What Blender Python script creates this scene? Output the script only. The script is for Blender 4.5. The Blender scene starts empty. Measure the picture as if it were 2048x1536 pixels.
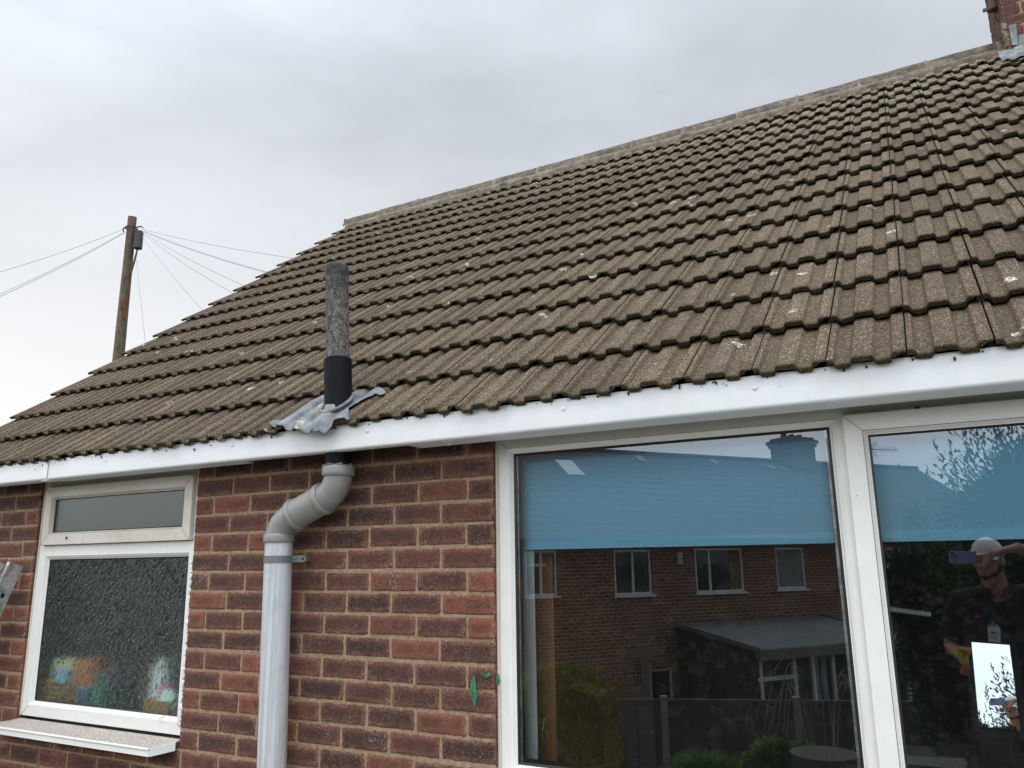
import bpy, bmesh, math, random
import numpy as np
from mathutils import Vector, Matrix, noise as mnoise

sc = bpy.context.scene
R = math.radians
random.seed(7); rng = np.random.default_rng(7)

# ------------------------------------------------------------------ camera
CAM = Vector((3.0345, -2.5416, 1.7671))
YAW, PIT, ROL = R(28.3418), R(12.6127), R(-0.8483)
FPX = 1583.6                                   # focal length in pixels of a 2048 px wide picture
FWD = Vector((-math.sin(YAW)*math.cos(PIT), math.cos(YAW)*math.cos(PIT), math.sin(PIT)))
RT0 = Vector((math.cos(YAW), math.sin(YAW), 0)); UP0 = RT0.cross(FWD)
RT = RT0*math.cos(ROL) + UP0*math.sin(ROL); UP = -RT0*math.sin(ROL) + UP0*math.cos(ROL)
cd = bpy.data.cameras.new('camera'); cam = bpy.data.objects.new('camera', cd)
sc.collection.objects.link(cam); sc.camera = cam
cd.sensor_width = 36; cd.lens = 36*FPX/2048; cd.clip_start = 0.004; cd.clip_end = 2000
M3 = Matrix((RT, UP, -FWD)).transposed()
cam.matrix_world = Matrix.Translation(CAM) @ M3.to_4x4()

# ------------------------------------------------------------------ world
w = bpy.data.worlds.new("World"); sc.world = w; w.use_nodes = True
nt = w.node_tree; nt.nodes.clear()
def N(t, **k):
    n = nt.nodes.new(t)
    for a, b in k.items(): setattr(n, a, b)
    return n
SUN_EL, SUN_AZ = R(63), R(158)      # azimuth clockwise from +Y: behind the camera, slightly right
tc = N('ShaderNodeTexCoord'); mp = N('ShaderNodeMapping'); mp.inputs['Scale'].default_value = (1, 1, 2.6)
nt.links.new(tc.outputs['Generated'], mp.inputs['Vector'])
n1 = N('ShaderNodeTexNoise'); n1.inputs['Scale'].default_value = 2.7; n1.inputs['Detail'].default_value = 5; n1.inputs['Roughness'].default_value = .52
nt.links.new(mp.outputs['Vector'], n1.inputs['Vector'])
cr = N('ShaderNodeValToRGB'); e = cr.color_ramp.elements
e[0].position = .34; e[0].color = (.575, .612, .665, 1); e[1].position = .68; e[1].color = (.735, .785, .85, 1)
nt.links.new(n1.outputs['Fac'], cr.inputs['Fac'])
sep = N('ShaderNodeSeparateXYZ'); nt.links.new(tc.outputs['Generated'], sep.inputs['Vector'])
hz = N('ShaderNodeMapRange'); hz.inputs['From Min'].default_value = .55; hz.inputs['From Max'].default_value = .14
nt.links.new(sep.outputs['Z'], hz.inputs['Value'])
hm = N('ShaderNodeMix', data_type='RGBA'); hm.inputs['B'].default_value = (1.0, .99, .985, 1)
lf = N('ShaderNodeMapRange'); lf.inputs['From Min'].default_value = -.25; lf.inputs['From Max'].default_value = -.8
nt.links.new(sep.outputs['X'], lf.inputs['Value'])
ml = N('ShaderNodeMath', operation='MULTIPLY'); nt.links.new(hz.outputs[0], ml.inputs[0]); nt.links.new(lf.outputs[0], ml.inputs[1])
nt.links.new(ml.outputs[0], hm.inputs['Factor']); nt.links.new(cr.outputs['Color'], hm.inputs['A'])
# the cloud layer is brighter round the hidden sun, behind the camera and overhead
dt = N('ShaderNodeVectorMath', operation='DOT_PRODUCT'); dt.inputs[1].default_value = (.08, -.62, .78)
nt.links.new(tc.outputs['Generated'], dt.inputs[0])
br = N('ShaderNodeMapRange'); br.inputs['From Min'].default_value = 0.0; br.inputs['From Max'].default_value = 1.0
br.inputs['To Min'].default_value = 1.0; br.inputs['To Max'].default_value = 3.3
nt.links.new(dt.outputs['Value'], br.inputs['Value'])
b1 = N('ShaderNodeBackground'); nt.links.new(hm.outputs['Result'], b1.inputs['Color']); nt.links.new(br.outputs[0], b1.inputs['Strength'])
sky = N('ShaderNodeTexSky', sky_type='NISHITA'); sky.sun_disc = False; sky.sun_elevation = SUN_EL; sky.sun_rotation = SUN_AZ
b2 = N('ShaderNodeBackground'); b2.inputs['Strength'].default_value = .006; nt.links.new(sky.outputs[0], b2.inputs['Color'])
ad = N('ShaderNodeAddShader'); nt.links.new(b1.outputs[0], ad.inputs[0]); nt.links.new(b2.outputs[0], ad.inputs[1])
wo = N('ShaderNodeOutputWorld'); nt.links.new(ad.outputs[0], wo.inputs['Surface'])

sd = bpy.data.lights.new('sun', 'SUN'); sd.energy = 1.25; sd.angle = R(20); sd.color = (1, .97, .92)
so = bpy.data.objects.new('sun', sd); sc.collection.objects.link(so)
sdir = Vector((math.sin(SUN_AZ)*math.cos(SUN_EL), math.cos(SUN_AZ)*math.cos(SUN_EL), math.sin(SUN_EL)))
so.rotation_euler = sdir.to_track_quat('Z', 'Y').to_euler(); so.location = sdir*30
sc.view_settings.view_transform = 'Standard'; sc.view_settings.look = 'None'
sc.view_settings.exposure = 0.0; sc.view_settings.gamma = 1.0
sc.cycles.use_denoising = True; sc.cycles.max_bounces = 10; sc.cycles.transparent_max_bounces = 12
sc.cycles.sample_clamp_indirect = 6

# ------------------------------------------------------------------ helpers
GL = 0.05                                       # plane of the big window's glass
def ray(px, py): return RT*((px-1024)/FPX) - UP*((py-768)/FPX) + FWD
def at(px, py, y):                              # photo pixel -> point on the vertical plane y
    d = ray(px, py); return CAM + d*((y-CAM.y)/d.y)
def rat(px, py, y):                             # pixel seen in the big window -> real point on plane y in the garden
    p = at(px, py, 2*GL-y); return Vector((p.x, y, p.z))
class MB:
    def __init__(s): s.v=[]; s.f=[]; s.m=[]; s.a=[]; s.cur=(0,0,0); s.sm=[]; s.smooth=False
    def av(s, p, a=None): s.v.append(tuple(p)); s.a.append(a or s.cur); return len(s.v)-1
    def af(s, idx, mi=0): s.f.append(tuple(idx)); s.m.append(mi); s.sm.append(s.smooth)
    def quad(s, a, b, c, d, mi=0): i=[s.av(p) for p in (a,b,c,d)]; s.af(i, mi)
    def obox(s, c, ax, h, mi=0):
        c=Vector(c); A=[Vector(x)*y for x,y in zip(ax,h)]; i=[]
        for sx in (-1,1):
            for sy in (-1,1):
                for sz in (-1,1): i.append(s.av(c+A[0]*sx+A[1]*sy+A[2]*sz))
        for q in ((0,1,3,2),(4,6,7,5),(0,4,5,1),(2,3,7,6),(0,2,6,4),(1,5,7,3)): s.af([i[k] for k in q], mi)
    def box(s, x0,x1,y0,y1,z0,z1, mi=0):
        s.obox(((x0+x1)/2,(y0+y1)/2,(z0+z1)/2), ((1,0,0),(0,1,0),(0,0,1)), (abs(x1-x0)/2,abs(y1-y0)/2,abs(z1-z0)/2), mi)
    def grid(s, P, mi=0, flip=False):           # P[i][j] points
        ids=[[s.av(p) for p in row] for row in P]
        for i in range(len(P)-1):
            for j in range(len(P[0])-1):
                q=(ids[i][j],ids[i+1][j],ids[i+1][j+1],ids[i][j+1])
                s.af(q[::-1] if flip else q, mi)
        return ids
    def tube(s, pts, r, seg=12, mi=0, cap=True, ell=None):
        pts=[Vector(p) for p in pts]; n=len(pts)
        if not hasattr(r,'__len__'): r=[r]*n
        t=[(pts[min(i+1,n-1)]-pts[max(i-1,0)]).normalized() for i in range(n)]
        ref=Vector((0,0,1)) if abs(t[0].z)<.9 else Vector((1,0,0))
        u=t[0].cross(ref).normalized(); rings=[]; sm=s.smooth; s.smooth=True
        for i in range(n):
            u=(u-t[i]*u.dot(t[i])).normalized(); v=t[i].cross(u)
            ru=r[i]; rv=r[i]
            if ell: ru*=ell[0]; rv*=ell[1]
            rings.append([s.av(pts[i]+u*ru*math.cos(2*math.pi*k/seg)+v*rv*math.sin(2*math.pi*k/seg)) for k in range(seg)])
        for i in range(n-1):
            for k in range(seg): s.af((rings[i][k],rings[i][(k+1)%seg],rings[i+1][(k+1)%seg],rings[i+1][k]), mi)
        s.smooth=False
        if cap:
            for rg in (rings[0][::-1], rings[-1]): s.af([s.av(s.v[i],s.a[i]) for i in rg], mi)
        s.smooth=sm; return rings
    def blob(s, c, r, rot=None, mi=0, nu=14, nv=9):
        c=Vector(c); P=[]; sm=s.smooth; s.smooth=True
        rows=[]
        for j in range(nv+1):
            th=math.pi*j/nv; row=[]
            for i in range(nu):
                ph=2*math.pi*i/nu
                p=Vector((r[0]*math.sin(th)*math.cos(ph), r[1]*math.sin(th)*math.sin(ph), r[2]*math.cos(th)))
                if rot: p=rot@p
                row.append(p+c)
            rows.append(row)
        top=s.av(rows[0][0]); bot=s.av(rows[-1][0]); ids=[[s.av(p) for p in row] for row in rows[1:-1]]
        for i in range(nu):
            s.af((top,ids[0][i],ids[0][(i+1)%nu]),mi); s.af((bot,ids[-1][(i+1)%nu],ids[-1][i]),mi)
            for j in range(len(ids)-1): s.af((ids[j][i],ids[j+1][i],ids[j+1][(i+1)%nu],ids[j][(i+1)%nu]),mi)
        s.smooth=sm
    def prism(s, poly, ext, mi=0):              # polygon extruded by a vector
        ext=Vector(ext); a=[s.av(p) for p in poly]; b=[s.av(Vector(p)+ext) for p in poly]; n=len(poly)
        s.af(a[::-1],mi); s.af(b,mi)
        for i in range(n): s.af((a[i],a[(i+1)%n],b[(i+1)%n],b[i]),mi)
    def build(s, name, mats, parent=None, origin=None, bevel=0, fixn=True):
        me=bpy.data.meshes.new(name)
        root=parent
        while root is not None and root.parent is not None: root=root.parent
        off=Vector(root.location) if root is not None else (Vector(origin) if origin is not None else Vector((0,0,0)))
        V=np.array(s.v,dtype=float)-np.array(off)
        me.from_pydata(V.tolist(),[],s.f)
        me.polygons.foreach_set('material_index', s.m); me.polygons.foreach_set('use_smooth', s.sm)
        at_=me.attributes.new('var','FLOAT_VECTOR','POINT'); at_.data.foreach_set('vector', np.array(s.a,dtype=float).ravel())
        if not isinstance(mats,(list,tuple)): mats=[mats]
        for m in mats: me.materials.append(m)
        me.update()
        if fixn and len(s.f)<20000:
            bm=bmesh.new(); bm.from_mesh(me); bmesh.ops.recalc_face_normals(bm, faces=bm.faces); bm.to_mesh(me); bm.free()
        o=bpy.data.objects.new(name,me); sc.collection.objects.link(o)
        if parent is not None: o.parent=parent
        elif origin is not None: o.location=origin
        if bevel:
            b=o.modifiers.new('bevel','BEVEL'); b.width=bevel; b.segments=2; b.limit_method='ANGLE'
        return o
def thing(name, label, cat, loc=(0,0,0), group=None):
    o=bpy.data.objects.new(name,None); sc.collection.objects.link(o); o.location=loc; o.empty_display_size=.1
    return tag(o,label,cat,group)
def tag(o,label,cat,group=None):
    o['label']=label; o['category']=cat
    if group: o['group']=group
    return o
def stru(o): o['kind']='structure'; return o

# ------------------------------------------------------------------ materials
class MT:
    def __init__(s,name,rough=.6,spec=.5,metal=0):
        s.m=bpy.data.materials.new(name); s.m.use_nodes=True; s.nt=s.m.node_tree
        s.b=s.nt.nodes['Principled BSDF']; s.b.inputs['Roughness'].default_value=rough
        s.b.inputs['Specular IOR Level'].default_value=spec; s.b.inputs['Metallic'].default_value=metal
        s.tc=s.n('ShaderNodeTexCoord').outputs['Object']
    def n(s,t,**k):
        x=s.nt.nodes.new(t)
        for a,b in k.items(): setattr(x,a,b)
        return x
    def l(s,a,b): s.nt.links.new(a,b)
    def map(s,scale,vec=None):
        m=s.n('ShaderNodeMapping'); m.inputs['Scale'].default_value=scale; s.l(vec or s.tc,m.inputs['Vector']); return m.outputs[0]
    def noise(s,scale,detail=4,rough=.6,vec=None,out='Fac'):
        x=s.n('ShaderNodeTexNoise'); x.inputs['Scale'].default_value=scale; x.inputs['Detail'].default_value=detail; x.inputs['Roughness'].default_value=rough
        s.l(vec or s.tc,x.inputs['Vector']); return x.outputs[out]
    def vor(s,scale,vec=None,out='Distance',rand=1):
        x=s.n('ShaderNodeTexVoronoi'); x.inputs['Scale'].default_value=scale; x.inputs['Randomness'].default_value=rand
        s.l(vec or s.tc,x.inputs['Vector']); return x.outputs[out]
    def rng(s,v,a,b,c=0,d=1,smooth=False):
        x=s.n('ShaderNodeMapRange'); 
        if smooth: x.interpolation_type='SMOOTHSTEP'
        for k,q in zip(('From Min','From Max','To Min','To Max'),(a,b,c,d)): x.inputs[k].default_value=q
        s.l(v,x.inputs['Value']); return x.outputs[0]
    def math(s,op,a,b=None):
        x=s.n('ShaderNodeMath',operation=op)
        for i,q in enumerate((a,b)):
            if q is None: continue
            if isinstance(q,(int,float)): x.inputs[i].default_value=q
            else: s.l(q,x.inputs[i])
        return x.outputs[0]
    def mix(s,f,a,b,blend='MIX'):
        x=s.n('ShaderNodeMix',data_type='RGBA',blend_type=blend)
        for k,q in (('Factor',f),('A',a),('B',b)):
            if isinstance(q,(int,float)): x.inputs[k].default_value=q
            elif isinstance(q,tuple): x.inputs[k].default_value=(*q,1)
            else: s.l(q,x.inputs[k])
        return x.outputs['Result']
    def ramp(s,f,*st):
        x=s.n('ShaderNodeValToRGB'); el=x.color_ramp.elements
        while len(el)<len(st): el.new(.5)
        for q,(p,c) in zip(el,st): q.position=p; q.color=(*c,1)
        s.l(f,x.inputs['Fac']); return x.outputs['Color']
    def attr(s):
        x=s.n('ShaderNodeAttribute',attribute_name='var'); y=s.n('ShaderNodeSeparateXYZ'); s.l(x.outputs['Vector'],y.inputs[0]); return y.outputs
    def col(s,c):
        if isinstance(c,tuple): s.b.inputs['Base Color'].default_value=(*c,1)
        else: s.l(c,s.b.inputs['Base Color'])
        return s
    def rough(s,v): s.l(v,s.b.inputs['Roughness']); return s
    def bump(s,h,strength=.5,dist=.002):
        x=s.n('ShaderNodeBump'); x.inputs['Strength'].default_value=strength; x.inputs['Distance'].default_value=dist
        s.l(h,x.inputs['Height']); s.l(x.outputs[0],s.b.inputs['Normal']); return s
def plain(name,c,rough=.6,spec=.5,metal=0,var=.15,scale=8,bump=0,bs=60):
    m=MT(name,rough,spec,metal); f=m.noise(scale,5,.65)
    m.col(m.mix(f,tuple(x*(1-var) for x in c),tuple(min(1,x*(1+var)) for x in c)))
    if bump: m.bump(m.noise(bs,4),bump,.003)
    return m.m

def mk_brick():
    m=MT('brick',.88,.3); a=m.attr()
    base=m.ramp(a[0],(0,(.036,.018,.017)),(.22,(.058,.026,.023)),(.5,(.084,.032,.027)),(.78,(.112,.039,.030)),(.92,(.175,.056,.035)),(1,(.24,.078,.044)))
    n=m.noise(22,5,.7); base=m.mix(m.rng(n,.3,.75,0,.55),base,(.05,.022,.02))
    n2=m.noise(9,3,.5); base=m.mix(m.rng(n2,.5,.75,0,.5),base,(.15,.058,.036)); n3=m.noise(38,5,.75); base=m.mix(m.rng(n3,.5,.7,0,.45),base,(.17,.095,.065))
    rim=m.math('MULTIPLY',m.rng(a[1],.2,.9,0,.62),m.rng(m.noise(17,4,.65),.38,.62)); base=m.mix(rim,base,(.20,.072,.045))
    core=m.math('MULTIPLY',m.rng(a[1],.3,0,0,.55),m.rng(m.noise(11,4,.6),.42,.60)); base=m.mix(core,base,(.036,.022,.019))
    # fine pits and pale grit of the dragwire face
    sp=m.noise(420,2,.5,m.map((1,1,.55))); base=m.mix(m.rng(sp,.58,.70,0,.6),base,(.36,.24,.17))
    base=m.mix(m.rng(sp,.38,.25,0,.65),base,(.022,.012,.011))
    # mortar smears near the arrises
    em=m.math('MULTIPLY',m.rng(a[1],.25,1,0,1),m.math('MULTIPLY',m.rng(m.noise(95,4,.7),.46,.62,0,.75),m.rng(m.noise(13,3,.6),.42,.6,.12,1)))
    base=m.mix(em,base,(.40,.27,.17))
    wh=m.math('MULTIPLY',m.rng(m.noise(5,3,.5),.60,.72),m.rng(m.noise(260,3,.6,m.map((1,1,.35))),.56,.66,0,.7))
    base=m.mix(wh,base,(.60,.50,.46))
    ws=m.rng(m.vor(26),.055,.02,0,1); base=m.mix(m.math('MULTIPLY',ws,m.rng(m.noise(7,2),.55,.6,0,.85)),base,(.75,.72,.68))
    m.col(base)
    h=m.math('ADD',m.math('MULTIPLY',sp,.6),m.noise(120,4,.65)); m.bump(h,.85,.0035); return m.m
def mk_mortar():
    m=MT('mortar',.95,.2); n=m.noise(60,5,.7)
    c=m.ramp(n,(.25,(.16,.11,.070)),(.55,(.31,.22,.145)),(.8,(.44,.335,.235)))
    c=m.mix(m.rng(m.noise(6,3),.5,.7,0,.5),c,(.19,.14,.10)); m.col(c); m.bump(m.noise(300,3,.7),.6,.002); return m.m
def mk_tile():
    m=MT('concrete_tile',.95,.15); a=m.attr()
    n=m.noise(520,2,.5); vo=m.vor(330,out='Color'); sx=m.n('ShaderNodeSeparateXYZ'); m.l(vo,sx.inputs[0])
    base=m.ramp(sx.outputs[0],(0,(.041,.032,.025)),(.35,(.085,.067,.050)),(.65,(.141,.111,.081)),(.9,(.225,.178,.128)),(1,(.48,.41,.30)))
    tint=m.ramp(a[0],(0,(.84,.78,.77)),(.3,(.93,.88,.86)),(.6,(1.0,.97,.94)),(1,(1.10,1.05,.98)))
    base=m.mix(1,base,tint,'MULTIPLY')
    st=m.noise(14,4,.6,m.map((1,.25,.25))); base=m.mix(m.rng(st,.45,.75,0,.5),base,(.085,.068,.052))
    base=m.mix(m.rng(m.noise(3.0,3,.6),.55,.75,0,.25),base,(.17,.135,.10))
    # dark algae and moss on the nibbed front edge; shade painted into the water troughs
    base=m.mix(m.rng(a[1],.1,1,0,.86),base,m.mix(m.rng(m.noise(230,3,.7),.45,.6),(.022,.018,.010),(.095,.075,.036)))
    lv=m.vor(4.3,out='Distance'); wob=m.noise(26,4,.75)
    d=m.math('ADD',lv,m.math('MULTIPLY',wob,.17))
    ring=m.math('MULTIPLY',m.rng(d,.185,.160),m.rng(m.noise(75,3,.7),.47,.55))
    base=m.mix(m.math('MULTIPLY',ring,m.rng(m.noise(2.2,2),.40,.58,.35,1)),base,(.70,.67,.61))
    # paler lichen bloom towards the ridge
    lb=m.math('MULTIPLY',m.math('MULTIPLY',a[2],m.rng(m.noise(11,5,.75),.42,.68)),.75)
    base=m.mix(lb,base,(.43,.38,.28))
    sl=m.math('MULTIPLY',m.rng(m.noise(170,2,.6),.66,.72),.6); base=m.mix(sl,base,(.55,.48,.36))
    m.col(base); h=m.math('ADD',n,m.noise(160,3,.6)); m.bump(h,.9,.003); return m.m
def mk_upvc(name,c=(.80,.81,.80),dirt=(.45,.42,.36),amt=.25,rough=.35,specks=True):
    m=MT(name,rough,.5); f=m.rng(m.noise(3.2,5,.65),.45,.75,0,amt)
    b=m.mix(f,c,dirt); b=m.mix(m.rng(m.noise(28,4,.7,m.map((1,1,.3))),.55,.8,0,amt*.7),b,dirt)
    b=m.mix(m.rng(m.noise(34,4,.7,m.map((1,1,.09))),.6,.82,0,amt*.9),b,tuple(x*.75 for x in dirt))
    if specks: b=m.mix(m.rng(m.vor(17),.045,.02,0,.85),b,(.06,.05,.04))
    m.col(b); m.bump(m.noise(1.6,2,.5),.15,.01); return m.m
M={}
M['brick']=mk_brick(); M['mortar']=mk_mortar(); M['tile']=mk_tile()
M['fascia']=mk_upvc('fascia_plastic',(.71,.73,.74),(.55,.55,.52),.28,.34)
M['frame']=mk_upvc('frame_plastic',(.74,.74,.70),(.52,.48,.40),.28,.38)
M['frame_dirty']=mk_upvc('weathered_frame_plastic',(.62,.58,.50),(.36,.32,.26),.55,.5)
M['gasket']=plain('black_gasket',(.012,.012,.013),.4)
M['black']=plain('black_plastic',(.006,.007,.009),.6,.12,var=.3)
M['felt']=plain('dark_underfelt',(.02,.018,.016),.95)
def mk_glass():
    m=MT('window_glass'); nt_=m.nt
    tr=m.n('ShaderNodeBsdfTransparent'); tr.inputs[0].default_value=(.88,.92,.92,1)
    gl=m.n('ShaderNodeBsdfGlossy'); gl.inputs['Roughness'].default_value=0.0; gl.inputs['Color'].default_value=(.93,.96,1,1)
    fr=m.n('ShaderNodeFresnel'); fr.inputs[0].default_value=1.5
    f=m.math('ADD',m.math('MULTIPLY',fr.outputs[0],2.0),.085)
    b=m.n('ShaderNodeBump'); b.inputs['Strength'].default_value=.05; b.inputs['Distance'].default_value=.004
    m.l(m.noise(1.7,2,.4),b.inputs['Height']); m.l(b.outputs[0],gl.inputs['Normal'])
    mx=m.n('ShaderNodeMixShader'); m.l(f,mx.inputs[0]); m.l(tr.outputs[0],mx.inputs[1]); m.l(gl.outputs[0],mx.inputs[2])
    # thin film of dust and dried rain spots
    df=m.n('ShaderNodeBsdfDiffuse'); df.inputs[0].default_value=(.5,.52,.52,1)
    dm=m.rng(m.noise(30,6,.75),.5,.9,.006,.05); dm=m.math('ADD',dm,m.math('MULTIPLY',m.rng(m.vor(60),.07,.03),m.rng(m.noise(9,2),.5,.7,0,.35)))
    m2=m.n('ShaderNodeMixShader'); m.l(dm,m2.inputs[0]); m.l(mx.outputs[0],m2.inputs[1]); m.l(df.outputs[0],m2.inputs[2])
    m.l(m2.outputs[0],nt_.nodes['Material Output'].inputs['Surface']); return m.m
def mk_obscure(name,rough,scale,pat):
    m=MT(name); nt_=m.nt
    rf=m.n('ShaderNodeBsdfRefraction'); rf.inputs['Roughness'].default_value=rough; rf.inputs['IOR'].default_value=1.42; rf.inputs['Color'].default_value=(.90,.95,.93,1)
    gl=m.n('ShaderNodeBsdfGlossy'); gl.inputs['Roughness'].default_value=.06; gl.inputs['Color'].default_value=(.88,.96,.93,1)
    if pat:
        v=m.n('ShaderNodeTexVoronoi'); v.inputs['Scale'].default_value=scale; v.inputs['Randomness'].default_value=.95; m.l(m.map((1,0.0,1)),v.inputs['Vector'])
        sc_=m.n('ShaderNodeVectorMath',operation='SCALE'); sc_.inputs['Scale'].default_value=scale; m.l(m.map((1,0.0,1)),sc_.inputs[0])
        sb=m.n('ShaderNodeVectorMath',operation='SUBTRACT'); m.l(m.map((1,0.0,1)),sb.inputs[0]); m.l(v.outputs['Position'],sb.inputs[1])
        sp=m.n('ShaderNodeSeparateXYZ'); m.l(sb.outputs[0],sp.inputs[0])
        an=m.math('ARCTAN2',sp.outputs['Z'],sp.outputs['X'])
        st=m.math('SINE',m.math('MULTIPLY',an,15.0)); st=m.math('MULTIPLY',st,m.rng(v.outputs['Distance'],.1,.5,1,.2))
        h=m.math('ADD',m.math('MULTIPLY',st,.55),m.math('ADD',m.math('MULTIPLY',v.outputs['Distance'],.35),m.math('MULTIPLY',m.noise(150,3,.6),.22)))
    else: h=m.noise(170,3,.6)
    b=m.n('ShaderNodeBump'); b.inputs['Strength'].default_value=.9 if pat else .3; b.inputs['Distance'].default_value=.004
    m.l(h,b.inputs['Height']); m.l(b.outputs[0],gl.inputs['Normal'])
    b_=m.n('ShaderNodeBump'); b_.inputs['Strength'].default_value=.34 if pat else .3; b_.inputs['Distance'].default_value=.0016
    m.l(h,b_.inputs['Height']); m.l(b_.outputs[0],rf.inputs['Normal'])
    mx=m.n('ShaderNodeMixShader'); mx.inputs[0].default_value=.065 if pat else .095; m.l(rf.outputs[0],mx.inputs[1]); m.l(gl.outputs[0],mx.inputs[2])
    m.l(mx.outputs[0],nt_.nodes['Material Output'].inputs['Surface']); return m.m
M['glass']=mk_glass(); M['obscure']=mk_obscure('obscure_glass',.19,36,True); M['frost']=mk_obscure('frosted_glass',.5,60,False)
def mk_pipe(name,c,dark,amt,scale=(40,40,1.6),rough=.55):
    m=MT(name,rough,.4); n=m.noise(1,6,.75,m.map(scale)); n2=m.noise(7,5,.7)
    b=m.mix(m.rng(n,.45,.72,0,amt),c,dark); b=m.mix(m.rng(n2,.5,.8,0,amt*.6),b,tuple(x*.7 for x in dark)); m.col(b); m.bump(n,.2,.001); return m.m
M['pipe_white']=mk_pipe('weathered_white_pipe',(.50,.53,.56),(.27,.26,.225),.9,(55,55,1.3))
M['pipe_grey']=mk_pipe('grey_soil_pipe',(.235,.24,.235),(.24,.20,.155),.8,(6,6,6),.42)
M['bracket']=plain('grey_bracket',(.13,.135,.14),.5,var=.25)
def mk_cement():
    m=MT('asbestos_cement',.95,.2); n=m.noise(46,6,.78,m.map((1,1,.6))); n2=m.noise(150,3,.7)
    c=m.ramp(n,(.34,(.022,.022,.021)),(.48,(.075,.072,.066)),(.60,(.16,.155,.145)),(.76,(.36,.35,.325)))
    c=m.mix(m.rng(n2,.58,.7,0,.8),c,(.52,.51,.48))
    a=m.attr(); c=m.mix(m.math('MULTIPLY',a[0],m.rng(m.noise(9,4,.6,m.map((1,1,.4))),.35,.6,0,.95)),c,(.025,.025,.026)); m.col(c); m.bump(n2,.7,.003); return m.m
M['cement']=mk_cement()
def mk_lead():
    m=MT('lead_sheet',.55,.4,.25); n=m.noise(13,5,.7)
    c=m.ramp(n,(.3,(.07,.075,.08)),(.5,(.15,.16,.17)),(.7,(.27,.29,.30)))
    y=m.math('MULTIPLY',m.rng(m.noise(16,3,.6),.56,.64),m.attr()[0]); c=m.mix(y,c,(.50,.49,.27)); m.col(c)
    m.rough(m.rng(m.noise(30,3),.3,.7,.4,.7)); m.bump(m.noise(22,4,.6),.35,.004); return m.m
M['lead']=mk_lead()
def mk_ridge():
    m=MT('ridge_tile',.95,.2); n=m.noise(12,5,.75); c=m.ramp(n,(.3,(.045,.043,.036)),(.5,(.10,.085,.068)),(.65,(.20,.16,.12)),(.8,(.23,.105,.075)))
    c=m.mix(m.rng(m.noise(60,4,.7),.6,.68,0,.7),c,(.50,.47,.40)); m.col(c); m.bump(m.noise(90,4,.7),.8,.004); return m.m
M['ridge']=mk_ridge()
def mk_bed():
    m=MT('ridge_mortar',.97,.15); n=m.noise(14,6,.75); c=m.ramp(n,(.3,(.10,.08,.062)),(.5,(.20,.165,.128)),(.7,(.30,.26,.205)),(.85,(.42,.385,.32)))
    m.col(c); m.bump(m.noise(45,5,.75),1,.008); return m.m
M['bed']=mk_bed()
M['sill']=(lambda m:(m.col(m.mix(m.rng(m.noise(240,3,.7),.40,.56),(.70,.68,.64),m.mix(m.noise(9,3),(.30,.22,.16),(.13,.11,.07)))),m.bump(m.noise(240,3,.7),.3,.001),m.m)[2])(MT('grimy_sill_plastic',.6))
M['alu']=(lambda m:(m.col(m.mix(m.rng(m.noise(18,5,.7),.4,.65),(.60,.61,.61),(.28,.27,.25))),m.rough(m.rng(m.noise(25,3),.3,.7,.35,.65)),m.m)[2])(MT('worn_aluminium',.45,.5,.85))
M['plaster']=plain('painted_plaster',(.78,.84,.84),.9,var=.04)
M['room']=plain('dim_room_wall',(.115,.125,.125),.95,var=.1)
M['pine']=(lambda m:(m.col(m.ramp(m.noise(1,5,.6,m.map((40,40,2))),(.3,(.26,.105,.05)),(.7,(.40,.17,.085)))),m.m)[1])(MT('stained_pine',.45))

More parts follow.
